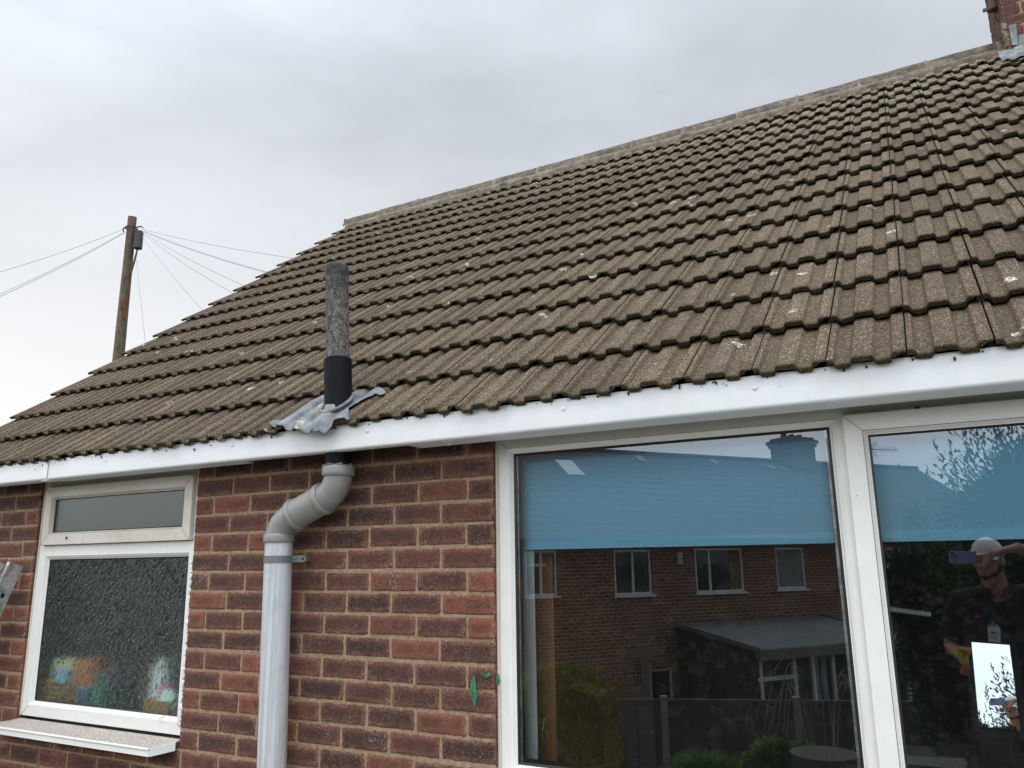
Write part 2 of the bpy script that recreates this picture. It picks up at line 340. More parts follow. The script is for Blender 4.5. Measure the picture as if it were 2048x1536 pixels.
# ------------------------------------------------------------------ brickwork
CH, SL, ZT = .0829, .225, 2.156
def brick_panel(mb, u0,u1,k0,k1, anchor, P, depth=.1, half=False, rs=1.0):
    """bricks of courses k0..k1 between u0 and u1; P(u,z,d) places a point, d = depth behind the face"""
    for k in range(k0,k1):
        zt=ZT-CH*k-.0042; zb=ZT-CH*(k+1)+.0042
        jt=random.uniform(-.0014,.0014)
        off=anchor+(0 if (k%2==0) != half else SL/2)
        n0=math.floor((u0-off)/SL)-1; cuts=[]
        xs=[off+SL*i+random.uniform(-.0055,.0055) for i in range(n0, n0+int((u1-u0)/SL)+4)]
        xs=[x for x in xs if u0+.04<x<u1-.04]; xs=[u0-.005]+xs+[u1+.005]
        for a,b in zip(xs[:-1],xs[1:]):
            a+=.0044; b-=.0044; w_=b-a
            if w_<.02: continue
            dz=random.uniform(-.0015,.002)+jt; fy=random.uniform(-.002,.002)
            r=random.random()**.9*1.06-.03
            if w_<.13 and random.random()<.45: r=random.uniform(.8,1)
            rc=min(1,max(0,r*rs)); nu=max(4,int(w_/.018)); nv=6
            us=[0,.0025,.007]+[.007+(w_-.014)*i/nu for i in range(1,nu)]+[w_-.007,w_-.0025,w_]
            H=zt-zb+random.uniform(-.003,.001); vs=[0,.0025,.007]+[.007+(H-.014)*i/nv for i in range(1,nv)]+[H-.007,H-.0025,H]
            rows=[]; bl=(random.uniform(0,.0015),random.uniform(0,.0015),random.uniform(0,.0015),random.uniform(0,.0015))
            sd_=random.random()*100; mb.smooth=True
            for j,v in enumerate(vs):
                row=[]
                for i,u in enumerate(us):
                    eu=min(i,len(us)-1-i); ev=min(j,len(vs)-1-j); e_=min(eu,ev)
                    d=(.012,.002,.0004)[e_] if e_<3 else 0
                    ci=(eu<=1 and ev<=1)
                    x=a+u; z=zb+v+dz
                    nz=mnoise.noise(Vector((x*60,z*60,sd_)))
                    if e_<=1:
                        s_=(.0012 if not ci else .0016)
                        x+=nz*.0026*(1 if eu<=1 else 0)+(s_*1.2 if (ci and i<3) else (-s_*1.2 if ci else 0))
                        z+=mnoise.noise(Vector((x*60,z*60,sd_+9)))*.0028*(1 if ev<=1 else 0)+(s_ if (ci and j<3) else (-s_ if ci else 0))
                    d+=fy+nz*.0007
                    ed=1.0 if e_<=1 else (.75 if e_==2 else (.4 if min(u,w_-u,v,H-v)<.02 else 0))
                    row.append(mb.av(P(x,z,d),(rc,ed,0)))
                rows.append(row)
            for j in range(len(vs)-1):
                for i in range(len(us)-1): mb.af((rows[j][i],rows[j][i+1],rows[j+1][i+1],rows[j+1][i]),0)
            mb.smooth=False
            ring=[(a,zb),(b,zb),(b,zt),(a,zt)]
            q0=[mb.av(P(x,z+dz,.010),(rc,.3,0)) for x,z in ring]; q1=[mb.av(P(x,z+dz,depth),(rc,.3,0)) for x,z in ring]
            for i in range(4): mb.af((q0[i],q1[i],q1[(i+1)%4],q0[(i+1)%4]),0)
def mortar_sheet(mb,u0,u1,z0,z1,P,d=.0045,back=.1,mi=1):
    nu=max(2,int((u1-u0)/.025)); nv=max(2,int((z1-z0)/.025))
    rows=[]; mb.smooth=True
    for j in range(nv+1):
        z=z0+(z1-z0)*j/nv; rows.append([P(u0+(u1-u0)*i/nu, z, d+mnoise.noise(Vector((u0+(u1-u0)*i/nu*1,0,z))*40)*.0012) for i in range(nu+1)])
    mb.grid(rows,mi); mb.smooth=False
    c=[(u0,z0),(u1,z0),(u1,z1),(u0,z1)]
    f=[P(x,z,d) for x,z in c]; b=[P(x,z,back) for x,z in c]
    for i in range(4): mb.quad(f[i],b[i],b[(i+1)%4],f[(i+1)%4],mi)

XL, XR = -1.213, 1.577                           # reveal left of the small window, reveal left of the big window
house=thing('bungalow','brown brick bungalow with a tiled roof, white fascia and two white windows','house',(0,0,0))
PF=lambda u,z,d: (u,d,z)
mb=MB()
brick_panel(mb,0.0,XR,-1,14,0.0,PF); mortar_sheet(mb,.002,XR-.004,ZT-CH*14,ZT+CH+.02,PF)
brick_panel(mb,-2.05,XL,-1,14,XL-.225,PF,half=False)
mortar_sheet(mb,-2.05,XL-.003,ZT-CH*14,ZT+CH+.02,PF)
brick_panel(mb,-2.05,XR,14,26,0.02,PF); mortar_sheet(mb,-2.05,XR,0,ZT-CH*14,PF)
brick_panel(mb,XR,6.0,15,26,0.0,PF); mortar_sheet(mb,XR,6.0,0,ZT-CH*15,PF)
brick_panel(mb,4.02,6.0,-1,15,0.0,PF); mortar_sheet(mb,4.02,6.0,ZT-CH*15,ZT+CH+.02,PF)
mb.build('wall',[M['brick'],M['mortar']],house,fixn=False)
# gable, back wall and inner leaf
mb=MB()
mb.box(-2.05,-1.95,.1,6.9,0,2.25); mb.box(6.0,6.1,.0,6.9,0,2.25); mb.box(-2.05,6.1,6.9,7.0,0,2.25)
mb.prism([(-2.05,.0,2.25),(-2.05,6.98,2.25),(-2.05,3.49,5.0)],(.1,0,0)); mb.prism([(6.0,.0,2.25),(6.0,6.98,2.25),(6.0,3.49,5.0)],(.1,0,0))
gm=MT('gable_brick',.9,.2); bt=gm.n('ShaderNodeTexBrick'); bt.inputs['Color1'].default_value=(.12,.045,.033,1); bt.inputs['Color2'].default_value=(.2,.065,.04,1); bt.inputs['Mortar'].default_value=(.35,.26,.18,1)
bt.inputs['Scale'].default_value=1; bt.inputs['Brick Width'].default_value=.225; bt.inputs['Row Height'].default_value=.083; bt.inputs['Mortar Size'].default_value=.01
cx=gm.n('ShaderNodeSeparateXYZ'); gm.l(gm.tc,cx.inputs[0]); cb=gm.n('ShaderNodeCombineXYZ'); gm.l(gm.math('ADD',cx.outputs[0],cx.outputs[1]),cb.inputs[0]); gm.l(cx.outputs[2],cb.inputs[1]); gm.l(cb.outputs[0],bt.inputs['Vector'])
gm.col(bt.outputs['Color']); M['gable']=gm.m
mb.build('gable_wall',[M['gable']],house)

# ------------------------------------------------------------------ roof
TH=R(38.73); EY,EZ=-.19,2.314; G,TW=.3128,.208; SD=Vector((0,math.cos(TH),math.sin(TH))); ND=Vector((0,-math.sin(TH),math.cos(TH)))
def RP(x,s,h): return Vector((x,EY,EZ))+SD*s+ND*h
PR=[(0,0),(.008,0),(.015,-.0008),(.022,-.0145),(.027,-.0165),(.055,-.0165),(.060,-.0145),(.067,-.0008),(.074,0),(.094,.0006),(.113,0),(.119,-.0008),(.126,-.0145),(.131,-.0165),(.159,-.0165),(.164,-.0145),(.171,-.0008),(.178,0),(.190,0),(.2035,0)]
def prof(u):
    u=u%TW
    for (a,p),(b,q) in zip(PR[:-1],PR[1:]):
        if a<=u<=b: return p+(q-p)*(u-a)/(b-a)
    return 0
NR=15; X0R=3.201-TW*26
mb=MB(); L=.385
for k in range(NR):
    for c in range(0,40):
        x0=X0R+c*TW; js=random.uniform(-.0035,.0035); jh=random.uniform(-.0015,.0025); jx=random.uniform(-.0012,.0012); rx=random.uniform(-.012,.012); tl=random.uniform(-.014,.014)
        rnd=random.random(); ll=L if k<NR-1 else .30
        lich=max(0,min(1,(k-9)/6+ (x0-2.0)*.12)) if k>7 else 0
        prf=PR if c>0 else [p for p in PR if p[0]>.060]
        if k==0: js+=random.uniform(-.006,.004)
        if random.random()<.06: js+=random.uniform(-.012,.006); rx*=2
        chp=(random.uniform(.02,.19),random.uniform(.006,.016)) if random.random()<.13 else None
        vs=[0,.0025,.010,.05,.16,ll]; top=[]; bot=[]
        for j,v in enumerate(vs):
            rt=[]; rb=[]
            for i,(u,h) in enumerate(prf):
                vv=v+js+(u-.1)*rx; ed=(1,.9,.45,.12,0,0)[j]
                if chp and j<3 and abs(u-chp[0])<chp[1]: vv+=.010*(1-abs(u-chp[0])/chp[1])*(3-j)/3
                if j<2: vv+=mnoise.noise(Vector((x0*9+u*110,k*7.3,3)))*.0028
                hh=h-.034*v/L+jh+tl*(u-.1)-(.0035 if j==0 else 0)+mnoise.noise(Vector((x0+u,k,v))*25)*.0004
                if h<-.005: ed=max(ed,.30)  # trough pans tinted darker: painted shade, sharing the mossy edge mask
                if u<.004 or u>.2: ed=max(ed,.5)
                rt.append(mb.av(RP(x0+u+jx,G*k+vv,hh),(rnd,ed,lich)))
                th=.0175 if u<.186 else .008
                hb=h-.034*v/L+jh-th+(mnoise.noise(Vector((x0*9+u*90,k*3.3,8)))*.003 if j<2 else 0)
                rb.append(mb.av(RP(x0+u+jx,G*k+vv+(.003 if j==0 else 0),hb),(rnd,1,0)))
            top.append(rt); bot.append(rb)
        mb.smooth=False
        for j in range(len(vs)-1):
            for i in range(len(prf)-1):
                mb.af((top[j][i],top[j][i+1],top[j+1][i+1],top[j+1][i]))
                if j==0 or c==0: mb.af((bot[j][i],bot[j+1][i],bot[j+1][i+1],bot[j][i+1]))
        for i in range(len(prf)-1): mb.af((bot[0][i],bot[0][i+1],top[0][i+1],top[0][i]))
        for j in range(len(vs)-1):
            mb.af((bot[j][0],top[j][0],top[j+1][0],bot[j+1][0])); mb.af((top[j][-1],bot[j][-1],bot[j+1][-1],top[j+1][-1]))
roof=mb.build('roof',[M['tile']],house,fixn=False)
# underlay sheet and rear slope
mb=MB(); S1=G*NR+.10
a,b=RP(-2.10,.06,-.052),RP(6.05,.06,-.052); c_,d_=RP(6.05,S1,-.052),RP(-2.10,S1,-.052); mb.prism([a,b,c_,d_],ND*-.02)
mb.build('underlay',[M['felt']],roof)
RY=RP(0,G*15.12,0).y; RZ=RP(0,G*15.12,0).z
mb=MB(); mb.prism([(-2.146,RY,RZ-.03),(6.1,RY,RZ-.03),(6.1,2*RY+.19,EZ),(-2.146,2*RY+.19,EZ)],(0,0,-.05)); mb.build('rear_slope',[M['tile']],house)
# ridge: bedded mortar fillet and ridge tiles
mb=MB(); rows=[]; mb.smooth=True; n_=420
for j,(s,h) in enumerate(((G*15.12-.190,-.024),(G*15.12-.176,-.004),(G*15.12-.163,.010),(G*15.12-.145,.018),(G*15.12-.06,.020))):
    row=[]
    for i in range(n_+1):
        x=-2.09+8.15*i/n_; q=mnoise.noise(Vector((x*7,j*3.1,1)))*.022+mnoise.noise(Vector((x*30,j*2,5)))*.010
        row.append(RP(x,s+(q if j<2 else q*.3),h+q*.35+(prof(x-X0R)*.8 if j==0 else 0)))
    rows.append(row)
mb.grid(rows); mb.build('ridge_mortar',[M['bed']],roof,fixn=False)
mb=MB()
for i in range(45): mb.blob((-2.105+random.uniform(-.010,.02),RY+random.uniform(-.10,.08),RZ-.03+random.uniform(-.05,.02)),(.022,.03,.022),nu=7,nv=5)
remesh_later=mb.build('ridge_end_mortar',[M['bed']],roof); rm_=remesh_later.modifiers.new('r','REMESH'); rm_.mode='VOXEL'; rm_.voxel_size=.012; rm_.use_smooth_shade=True
k=0; x=-2.13
while x<6.0:
    Ln=.448; mb=MB(); dz=random.uniform(-.004,.006); mb.cur=(random.random(),0,0)
    ang=[(-.122,-.125),(-.112,-.098),(-.085,-.052),(-.045,-.018),(0,-.006),(.045,-.018),(.085,-.052),(.112,-.098),(.122,-.125)]
    P=[[Vector((x+t+ (0),RY+a_,RZ+.045+b_+dz+.004*mnoise.noise(Vector((x*3+t*9,a_*30,0))))) for a_,b_ in ang] for t in (0,.008,.15,.3,Ln-.012)]
    mb.smooth=True; mb.grid(P); mb.smooth=False
    mb.prism(P[0][:],(.02,0,0)) if False else None
    mb.grid([[Vector((x,RY+a_,RZ+.045+b_+dz)) for a_,b_ in ang],[Vector((x,RY+a_*.86,RZ+.03+b_*.9+dz)) for a_,b_ in ang]])
    mb.build('ridge_tile',[M['ridge']],roof); 
    mb=MB(); mb.smooth=True
    mb.grid([[Vector((x+Ln-.02+t,RY+a_*1.0,RZ+.047+b_+dz+(.004 if 0<t<.03 else -.006)+.004*mnoise.noise(Vector((x*5+t*40,a_*50,3))))) for a_,b_ in ang] for t in (0,.008,.02,.034)])
    mb.build('joint_mortar',[M['bed']],roof); x+=Ln+.004; k+=1

# fascia with its capping, joint trim and fixing buttons
def fascia(x0,x1,step,holes):
    mb=MB(); FP=[(-.150,2.300),(-.1599,2.300),(-.160,2.299),(-.160,2.260),(-.160,2.210),(-.1597,2.2065),(-.158,2.2025),(-.1545,2.1997),(-.150,2.1985),(-.1465,2.1984)]
    n=int((x1-x0)/.1); rows=[]; mb.smooth=True
    for i in range(n+1):
        xx=x0+(x1-x0)*i/n; wv=mnoise.noise(Vector((xx*.9,0,step)))*.0022
        rows.append([Vector((xx,y+wv-step*.001,z+wv*.6)) for y,z in FP])
    mb.grid(rows)
    mb.smooth=False
    cuts=sorted([x0]+[h for h in holes if x0<h[0]<x1 and 0] if False else [x0,x1])
    segs=[(x0,x1,.112)] if not holes else holes
    for a,b,dp in segs: mb.box(a,b,-.147,-.147+dp,2.1985,2.2025)
    mb.box(x0,x1,-.1585,-.14,2.215,2.298)
    return mb.build('fascia',[M['fascia']],house)
f2=fascia(-.90,6.05,0,[(-.90,.42,.085),(.42,1.28,.028),(1.28,6.05,.112)]); f1=fascia(-2.12,-.90,1,[(-2.12,-.90,.06)])
mb=MB(); mb.box(-.945,-.897,-.1635,-.1595,2.2065,2.2995); mb.box(-.945,-.897,-.163,-.12,2.1945,2.1978); mb.box(-.8995,-.8975,-.1655,-.1630,2.206,2.2995,1); mb.build('joint_trim',[M['fascia'],M['gasket']],f1,bevel=.001)
for px,py in ((70,938),(212,921),(464,890),(735,862),(1127,818),(1510,776)):
    p=at(px,py,-.16); mb=MB(); mb.blob((p.x,-.1605,p.z),(.0078,.0042,.0078),nu=12,nv=6); mb.build('fixing_button',[M['fascia']],f1 if p.x<-.9 else f2)
p=at(1936,760,-.16)
# loose grit and moss crumbs under the eaves tiles
mb=MB()
for i in range(150):
    xx=random.uniform(-2,3.6); s_=random.uniform(.0012,.0042); mb.blob((xx,-.1615-s_*.5,2.297-abs(random.gauss(0,.008))),(s_,s_,s_*random.uniform(.6,1.6)),nu=5,nv=4)
o=mb.build('moss_crumbs',[plain('moss',(.03,.032,.012),.95)],roof); o['kind']='stuff'
# white scrap of plastic poking out below the fascia
mb=MB(); a=at(910,884,-.05); mb.prism([(a.x-.022,-.10,2.2),(a.x+.016,-.10,2.2),(a.x+.012,-.102,2.186),(a.x-.012,-.103,2.190)],(0,.003,0)); mb.build('plastic_offcut',[M['fascia']],f2)

# ------------------------------------------------------------------ soil pipe, vent pipe, lead slate
pipe=None
def P2(px,py,y=-.088): return at(px,py,y)
PC=[(677,938),(676,947),(672,960),(664,974),(652,987)]
mb=MB()
cl=[Vector((.917,-.088,2.150)),Vector((.917,-.088,2.118)),Vector((.914,-.088,2.092)),Vector((.902,-.088,2.065)),Vector((.884,-.088,2.044)),Vector((.864,-.088,2.030)),Vector((.838,-.088,2.020))]
mb.tube(cl,[.056]*7,28)
up=mb.build('soil_pipe',[M['pipe_grey']],house)
def ringat(parent,c,t,r,w,mi='pipe_grey',name='socket_ring'):
    c=Vector(c); t=Vector(t).normalized(); m_=MB()
    m_.tube([c-t*w,c-t*w*.8,c-t*w*.3,c+t*w*.3,c+t*w*.8,c+t*w],[r*.93,r*.99,r,r,r*.99,r*.93],30); return m_.build(name,[M[mi]],parent)
d1=(Vector((.640,-.088,1.943))-Vector((.838,-.088,2.020))).normalized()
Pa=Vector((.838,-.088,2.020)); Pb=Vector((.700,-.088,1.966))
mb=MB(); mb.tube([Pa-d1*.012,Pa+d1*.03,Pb],[.0600,.0605,.0600],28); mb.build('coupling',[M['pipe_grey']],up)
ringat(up,Pa-d1*.004,d1,.0665,.013); ringat(up,Pb+d1*.0,d1,.0665,.011)
mb=MB(); mb.tube([Pb,Pb+d1*.03,Vector((.653,-.088,1.944)),Vector((.634,-.088,1.928)),Vector((.621,-.088,1.907)),Vector((.6145,-.088,1.880)),Vector((.6135,-.088,1.868))],[.056]*7,28); mb.build('lower_bend',[M['pipe_grey']],up)
ringat(up,(.6135,-.088,1.872),(0,0,1),.0625,.018)
ringat(up,(.917,-.088,2.128),(0,0,1),.0655,.020)
mb=MB(); mb.tube([(.6135,-.088,1.862),(.618,-.088,1.6),(.634,-.088,1.0),(.65,-.088,.3),(.655,-.088,0.02)],.0555,32); mb.build('downpipe',[M['pipe_white']],up)
# clip with ear
mb=MB(); zc=1.789
P=[]; 
for zz in (zc-.0135,zc+.0135): P.append([Vector((.6155+.0585*math.cos(t),-.088+.0585*math.sin(t),zz)) for t in np.linspace(-math.pi*1.05,.35,28)])
mb.smooth=True; mb.grid(P); mb.smooth=False
mb.prism([(.668,-.072,zc-.0135),(.735,-.072,zc-.0135),(.746,-.072,zc-.009),(.749,-.072,zc),(.746,-.072,zc+.009),(.735,-.072,zc+.0135),(.668,-.072,zc+.0135)],(0,.005,0)); mb.obox((.690,-.060,zc+.004),((1,0,0),(0,1,0),(0,0,1)),(.010,.016,.004))
mb.tube([(.733,-.0735,zc),(.733,-.0715,zc)],.0052,12,1); mb.box(.690,.706,-.068,-.003,zc-.010,zc+.010)
mb.build('pipe_bracket',[M['bracket'],M['gasket']],up)
# cement packing and black stub under the eaves
mb=MB(); mb.tube([(.9165,-.088,2.140),(.915,-.088,2.19),(.913,-.088,2.30)],.052,24); mb.build('pipe_stub',[M['black']],up)
mb=MB()
for i in range(30):
    t=random.uniform(0,6.28); mb.blob((.917+.056*math.cos(t),-.088+.056*math.sin(t),2.149+random.uniform(-.003,.004)),(.010,.010,.006),nu=6,nv=4)
mb.build('cement_packing',[M['bed']],up)
# vent above the roof
def vax(z): return Vector((.917-.050*(z-2.163)/.85,-.088+.004*(z-2.163),z))
vent=None
mb=MB(); mb.tube([vax(2.36),vax(2.592)],.0565,36); mb.tube([vax(2.592),vax(2.596)],[.0565,.052],36)
vent=mb.build('vent_sleeve',[M['black']],house)
mb=MB(); zs=[2.49,2.56,2.65,2.75,2.85,2.93,2.98,3.0,3.008]; rings=[]
seg=36; mb.smooth=True
for i,z in enumerate(zs):
    c=vax(z); r=.0485+(.0015 if z>2.95 else 0)-(.004 if i==8 else 0); mb.cur=(max(0,min(1,(z-2.82)/.15)),0,0)
    rings.append([mb.av(c+Vector((math.cos(2*math.pi*k/seg)*r*(1+.012*mnoise.noise(Vector((math.cos(k),math.sin(k),z*9)))),math.sin(2*math.pi*k/seg)*r,0))) for k in range(seg)])
c=vax(3.0); rings.append([mb.av(c+Vector((math.cos(2*math.pi*k/seg)*.038,math.sin(2*math.pi*k/seg)*.038,0.006))) for k in range(seg)])
rings.append([mb.av(c+Vector((math.cos(2*math.pi*k/seg)*.036,math.sin(2*math.pi*k/seg)*.036,-.2))) for k in range(seg)])
for i in range(len(rings)-1):
    for k in range(seg): mb.af((rings[i][k],rings[i][(k+1)%seg],rings[i+1][(k+1)%seg],rings[i+1][k]))
mb.build('vent_pipe',[M['cement']],vent)
# lead slate dressed over the tiles
mb=MB(); mb.smooth=True; nx,ny=70,46; rows=[]
vb=vax(2.42)
for j in range(ny+1):
    tj=j/ny; row=[]
    for i in range(nx+1):
        ti=i/nx
        xl=.606+.085*tj+.008*mnoise.noise(Vector((0,tj*9,1))); xr=float(np.interp(tj,[0,.06,.32,.6,.88,1],[1.045,1.045,.988,1.012,1.056,1.0]))+.008*mnoise.noise(Vector((4,tj*14,1)))
        xx=xl+(xr-xl)*ti
        s0=float(np.interp(xx,[.60,.66,.73,.83,.90,.945,.985,1.05],[.035,.008,-.016,-.036,-.048,-.050,-.010,-.004]))+.005*mnoise.noise(Vector((ti*14,0,2)))
        s1=.298+.008*mnoise.noise(Vector((ti*7,5,2)))
        s=s0+(s1-s0)*tj
        kk=0; hb=prof(xx-X0R)*.95
        h=hb+.0135-.034*max(0,s)/L+.0014*mnoise.noise(Vector((xx*22,s*16,0)))
        q=RP(xx,s,h); dd=math.hypot(q.x-vb.x,(q.y-vb.y))
        h+=max(0,(.105-dd)/.05)**2*.016 if dd<.105 else 0
        if s<.0: h-=.55*abs(s)
        row.append((RP(xx,s,h),(max(0,1-abs(ti-.42)*7),0,0)))
    rows.append(row)
ids=[[mb.av(p,a) for p,a in row] for row in rows]
for i in range(ny):
    for j in range(nx): mb.af((ids[i][j],ids[i][j+1],ids[i+1][j+1],ids[i+1][j]))
o=mb.build('lead_slate',[M['lead']],house,fixn=False); sm=o.modifiers.new('s','SOLIDIFY'); sm.thickness=.0025
mb=MB(); c0=vax(2.405)
rr=[]; 
for k in range(40):
    t=2*math.pi*k/40; x_,y_=c0.x+.062*math.cos(t),c0.y+.062*math.sin(t); s_=(y_-EY)/math.cos(TH); rr.append(RP(x_,s_,.014+.004*mnoise.noise(Vector((k,0,0)))))
rr.append(rr[0]); mb.tube(rr,.0085,8,cap=False); mb.build('lead_collar',[M['lead']],o)

# ------------------------------------------------------------------ chimney
mb=MB(); CX0,CX1,CY0,CY1=3.756,4.45,3.18,3.90
brick_panel(mb,CX0,CX1,-57,-32,CX0,lambda u,z,d:(u,CY0+d,z),depth=.09,rs=.35); mortar_sheet(mb,CX0+.003,CX1-.003,4.75,6.85,lambda u,z,d:(u,CY0+d,z),back=.08)
brick_panel(mb,CY0,CY1,-57,-32,CY0+.1125,lambda u,z,d:(CX0+d,u,z),depth=.09,rs=.35); mortar_sheet(mb,CY0+.003,CY1-.003,4.75,6.85,lambda u,z,d:(CX0+d,u,z),back=.08)
brick_panel(mb,CY0,CY1,-57,-32,CY0+.1125,lambda u,z,d:(CX1-d,u,z),depth=.09,rs=.35)
mb.box(CX0+.01,CX1-.01,CY0+.01,CY1-.01,4.7,6.84,1); mb.box(CX0-.04,CX1+.04,CY0-.04,CY1+.04,6.84,7.0,1)
chim=mb.build('chimney',[M['brick'],M['mortar']],house,fixn=False)
mb=MB(); mb.tube([(CX0+.2,3.54,7),(CX0+.2,3.54,7.35)],[.11,.095],20); mb.tube([(CX0+.5,3.54,7),(CX0+.5,3.54,7.35)],[.11,.095],20); mb.build('chimney_pot',[plain('terracotta',(.32,.12,.06),.8)],chim)
mb=MB(); a,b=at(2017,52,CY0-.004),at(2034,90,CY0-.004)
mb.prism([at(2017,50,CY0-.006),at(2032,48,CY0-.006),at(2037,90,CY0-.006),at(2024,90,CY0-.006)],(0,.004,0)); mb.prism([at(2037,70,CY0-.008),at(2100,52,CY0-.008),at(2110,84,CY0-.008),at(2038,92,CY0-.008)],(0,.004,0))
pp=[]; rows=[]; mb.smooth=True
for j in range(6):
    rows.append([Vector((xx,CY0-.005-.045*j, RZ-.30+ .0+ (0))) + Vector((0,0,0)) for xx in np.linspace(CX0-.05,CX1+.05,20)])
def apr(xx,j): 
    q=RP(xx,0,0); y=CY0-.004-.042*j; s=(y-EY)/math.cos(TH); return RP(xx,s,.014+prof(xx-X0R)*.5+.006*mnoise.noise(Vector((xx*30,j,0)))+(.03 if j==0 else 0))
mb.grid([[apr(xx,j) for xx in np.linspace(CX0-.06,CX1+.06,50)] for j in range(5)])
mb.build('lead_flashing',[M['lead']],chim)
# mortar haunch on the corner of the stack
mb=MB(); c=at(2013,86,CY0+.0)
for i in range(60):
    t=random.random(); mb.blob((CX0+random.uniform(-.008,.012),CY0+random.uniform(-.004,.03),c.z-.07+t*.20+random.uniform(-.02,.02)),(.012,.010,.018),nu=7,nv=5)
mb.build('corner_mortar',[M['bed']],chim,fixn=True)
rust=plain('rusty_steel',(.115,.055,.038),.8,var=.4,scale=40)
mp_=at(1987,14,3.32)
mb=MB(); mb.tube([(mp_.x,mp_.y,mp_.z-.028),(mp_.x,mp_.y,mp_.z),(mp_.x,mp_.y,mp_.z+1.5)],.028,20); mast=mb.build('aerial_mast',[rust],chim)
mb=MB(); mb.tube([(mp_.x,mp_.y,mp_.z-.022),(mp_.x,mp_.y,mp_.z+.012)],.034,20,0); mb.obox((mp_.x-.045,mp_.y-.01,mp_.z-.012),((1,0,0),(0,1,0),(0,0,1)),(.022,.006,.011),1)
mb.obox((mp_.x+.11,mp_.y-.035,mp_.z+.012),(Vector((1,-.30,.0)).normalized(),Vector((.3,1,0)).normalized(),(0,0,1)),(.11,.004,.012),0)
mb.obox((mp_.x+.14,CY0-.006,mp_.z+.012),((1,0,0),(0,1,0),(0,0,1)),(.16,.005,.012),0)
mb.build('mast_clamp',[rust,M['gasket']],chim)
mb=MB()
def bez(a,b,c,n=12): return [Vector(a)*(1-t)**2+Vector(b)*2*t*(1-t)+Vector(c)*t*t for t in np.linspace(0,1,n)]
q0=Vector((mp_.x,mp_.y,mp_.z-.03))
mb.tube(bez(q0,at(1988,36,3.3),at(2003,48,3.4)),.0035,6); mb.tube(bez(q0,at(1990,30,3.3),at(2002,24,3.4)),.0035,6)
mb.tube([at(2004,10,3.45),at(2004,30,3.42),at(2005,50,3.4),at(2004.5,70,3.4)],.005,6); mb.build('aerial_cable',[M['gasket']],chim)

# ------------------------------------------------------------------ windows
def frame(mb,x0,x1,z0,z1,prf,mi=0,mis=None):
    for q,((d0,y0),(d1,y1)) in enumerate(zip(prf[:-1],prf[1:])):
        a=[(x0+d0,y0,z0+d0),(x1-d0,y0,z0+d0),(x1-d0,y0,z1-d0),(x0+d0,y0,z1-d0)]; b=[(x0+d1,y1,z0+d1),(x1-d1,y1,z0+d1),(x1-d1,y1,z1-d1),(x0+d1,y1,z1-d1)]
        for i in range(4): mb.quad(a[i],a[(i+1)%4],b[(i+1)%4],b[i],mis[q] if mis else mi)
def mitre(mb,x0,x1,z0,z1,w_,y,mi=1,skip=()):
    for n,(cx_,cz_,sx,sz) in enumerate(((x0,z0,1,1),(x1,z0,-1,1),(x1,z1,-1,-1),(x0,z1,1,-1))):
        if n in skip: continue
        c=Vector((cx_+sx*w_/2,y,cz_+sz*w_/2)); d=Vector((sx,0,sz)).normalized(); mb.obox(c,(d,(0,1,0),d.cross(Vector((0,1,0)))),(w_*.70,.0004,.0007),mi)
fr=[M['frame'],M['gasket'],M['frame_dirty']]
# small obscured window
win1=None
mb=MB(); x0,x1,z0,z1=-1.205,.0,1.043,2.232
frame(mb,x0,x1,z0,z1,[(0,.09),(0,.028),(.002,.026),(.052,.026),(.055,.027),(.060,.032)])
mb.box(x0+.05,x1-.05,.0262,.06,1.8305,1.884)      # transom
mb.obox(((x0+x1)/2,.0435,1.8255),((1,0,0),(0,1,0),(0,0,1)),((x1-x0)/2-.055,.012,.005))
# bead round the lower pane
frame(mb,x0+.050,x1-.050,z0+.050,1.832,[(0,.027),(.003,.0255),(.008,.030),(.019,.044),(.021,.044),(.0275,.047)],mis=[0,0,0,0,1])
mitre(mb,x0,x1,z0,z1,.052,.0257,skip=(2,3))
mb.box(x0-.006,x0+.001,.02,.09,z0,z1,2); mb.box(x1-.001,x1+.012,.012,.03,z0,1.883,0)
win1=mb.build('window',[M['frame'],M['gasket'],M['frame_dirty']],house)
mb=MB(); mb.box(x0+.068,x1-.068,.0475,.0525,z0+.068,1.815); mb.build('pane',[M['obscure']],win1)
mb=MB(); sx0,sx1,sz0,sz1=-1.166,-.034,1.884,2.184
frame(mb,sx0,sx1,sz0,sz1,[(0,.026),(0,.004),(.002,.002),(.050,.002),(.053,.004),(.061,.022),(.063,.022),(.068,.025)],mis=[0,0,2,0,0,0,1])
mitre(mb,sx0,sx1,sz0,sz1,.052,.0017); mb.box(sx0-.001,sx1+.001,.022,.0258,sz0-.003,sz0+.004,1)
p=at(133,1076,.0); mb.blob((p.x,-.001,p.z),(.005,.005,.007),nu=7,nv=5,mi=1)
win1s=mb.build('sash',[M['frame_dirty'],M['gasket'],M['frame_dirty']],win1)
mb=MB(); mb.box(sx0+.060,sx1-.060,.026,.031,sz0+.060,sz1-.060); mb.build('top_pane',[M['frost']],win1)
# packing foam ragged along the brick on the right
mb=MB()
for i in range(90):
    z=random.uniform(1.06,1.80); g=.003+.010*max(0,mnoise.noise(Vector((z*14,0,0)))); mb.blob((-.003+random.uniform(-.004,.003),.006,z),(g,.012,.010),nu=6,nv=4)
mb.build('sealant',[M['frame']],win1)
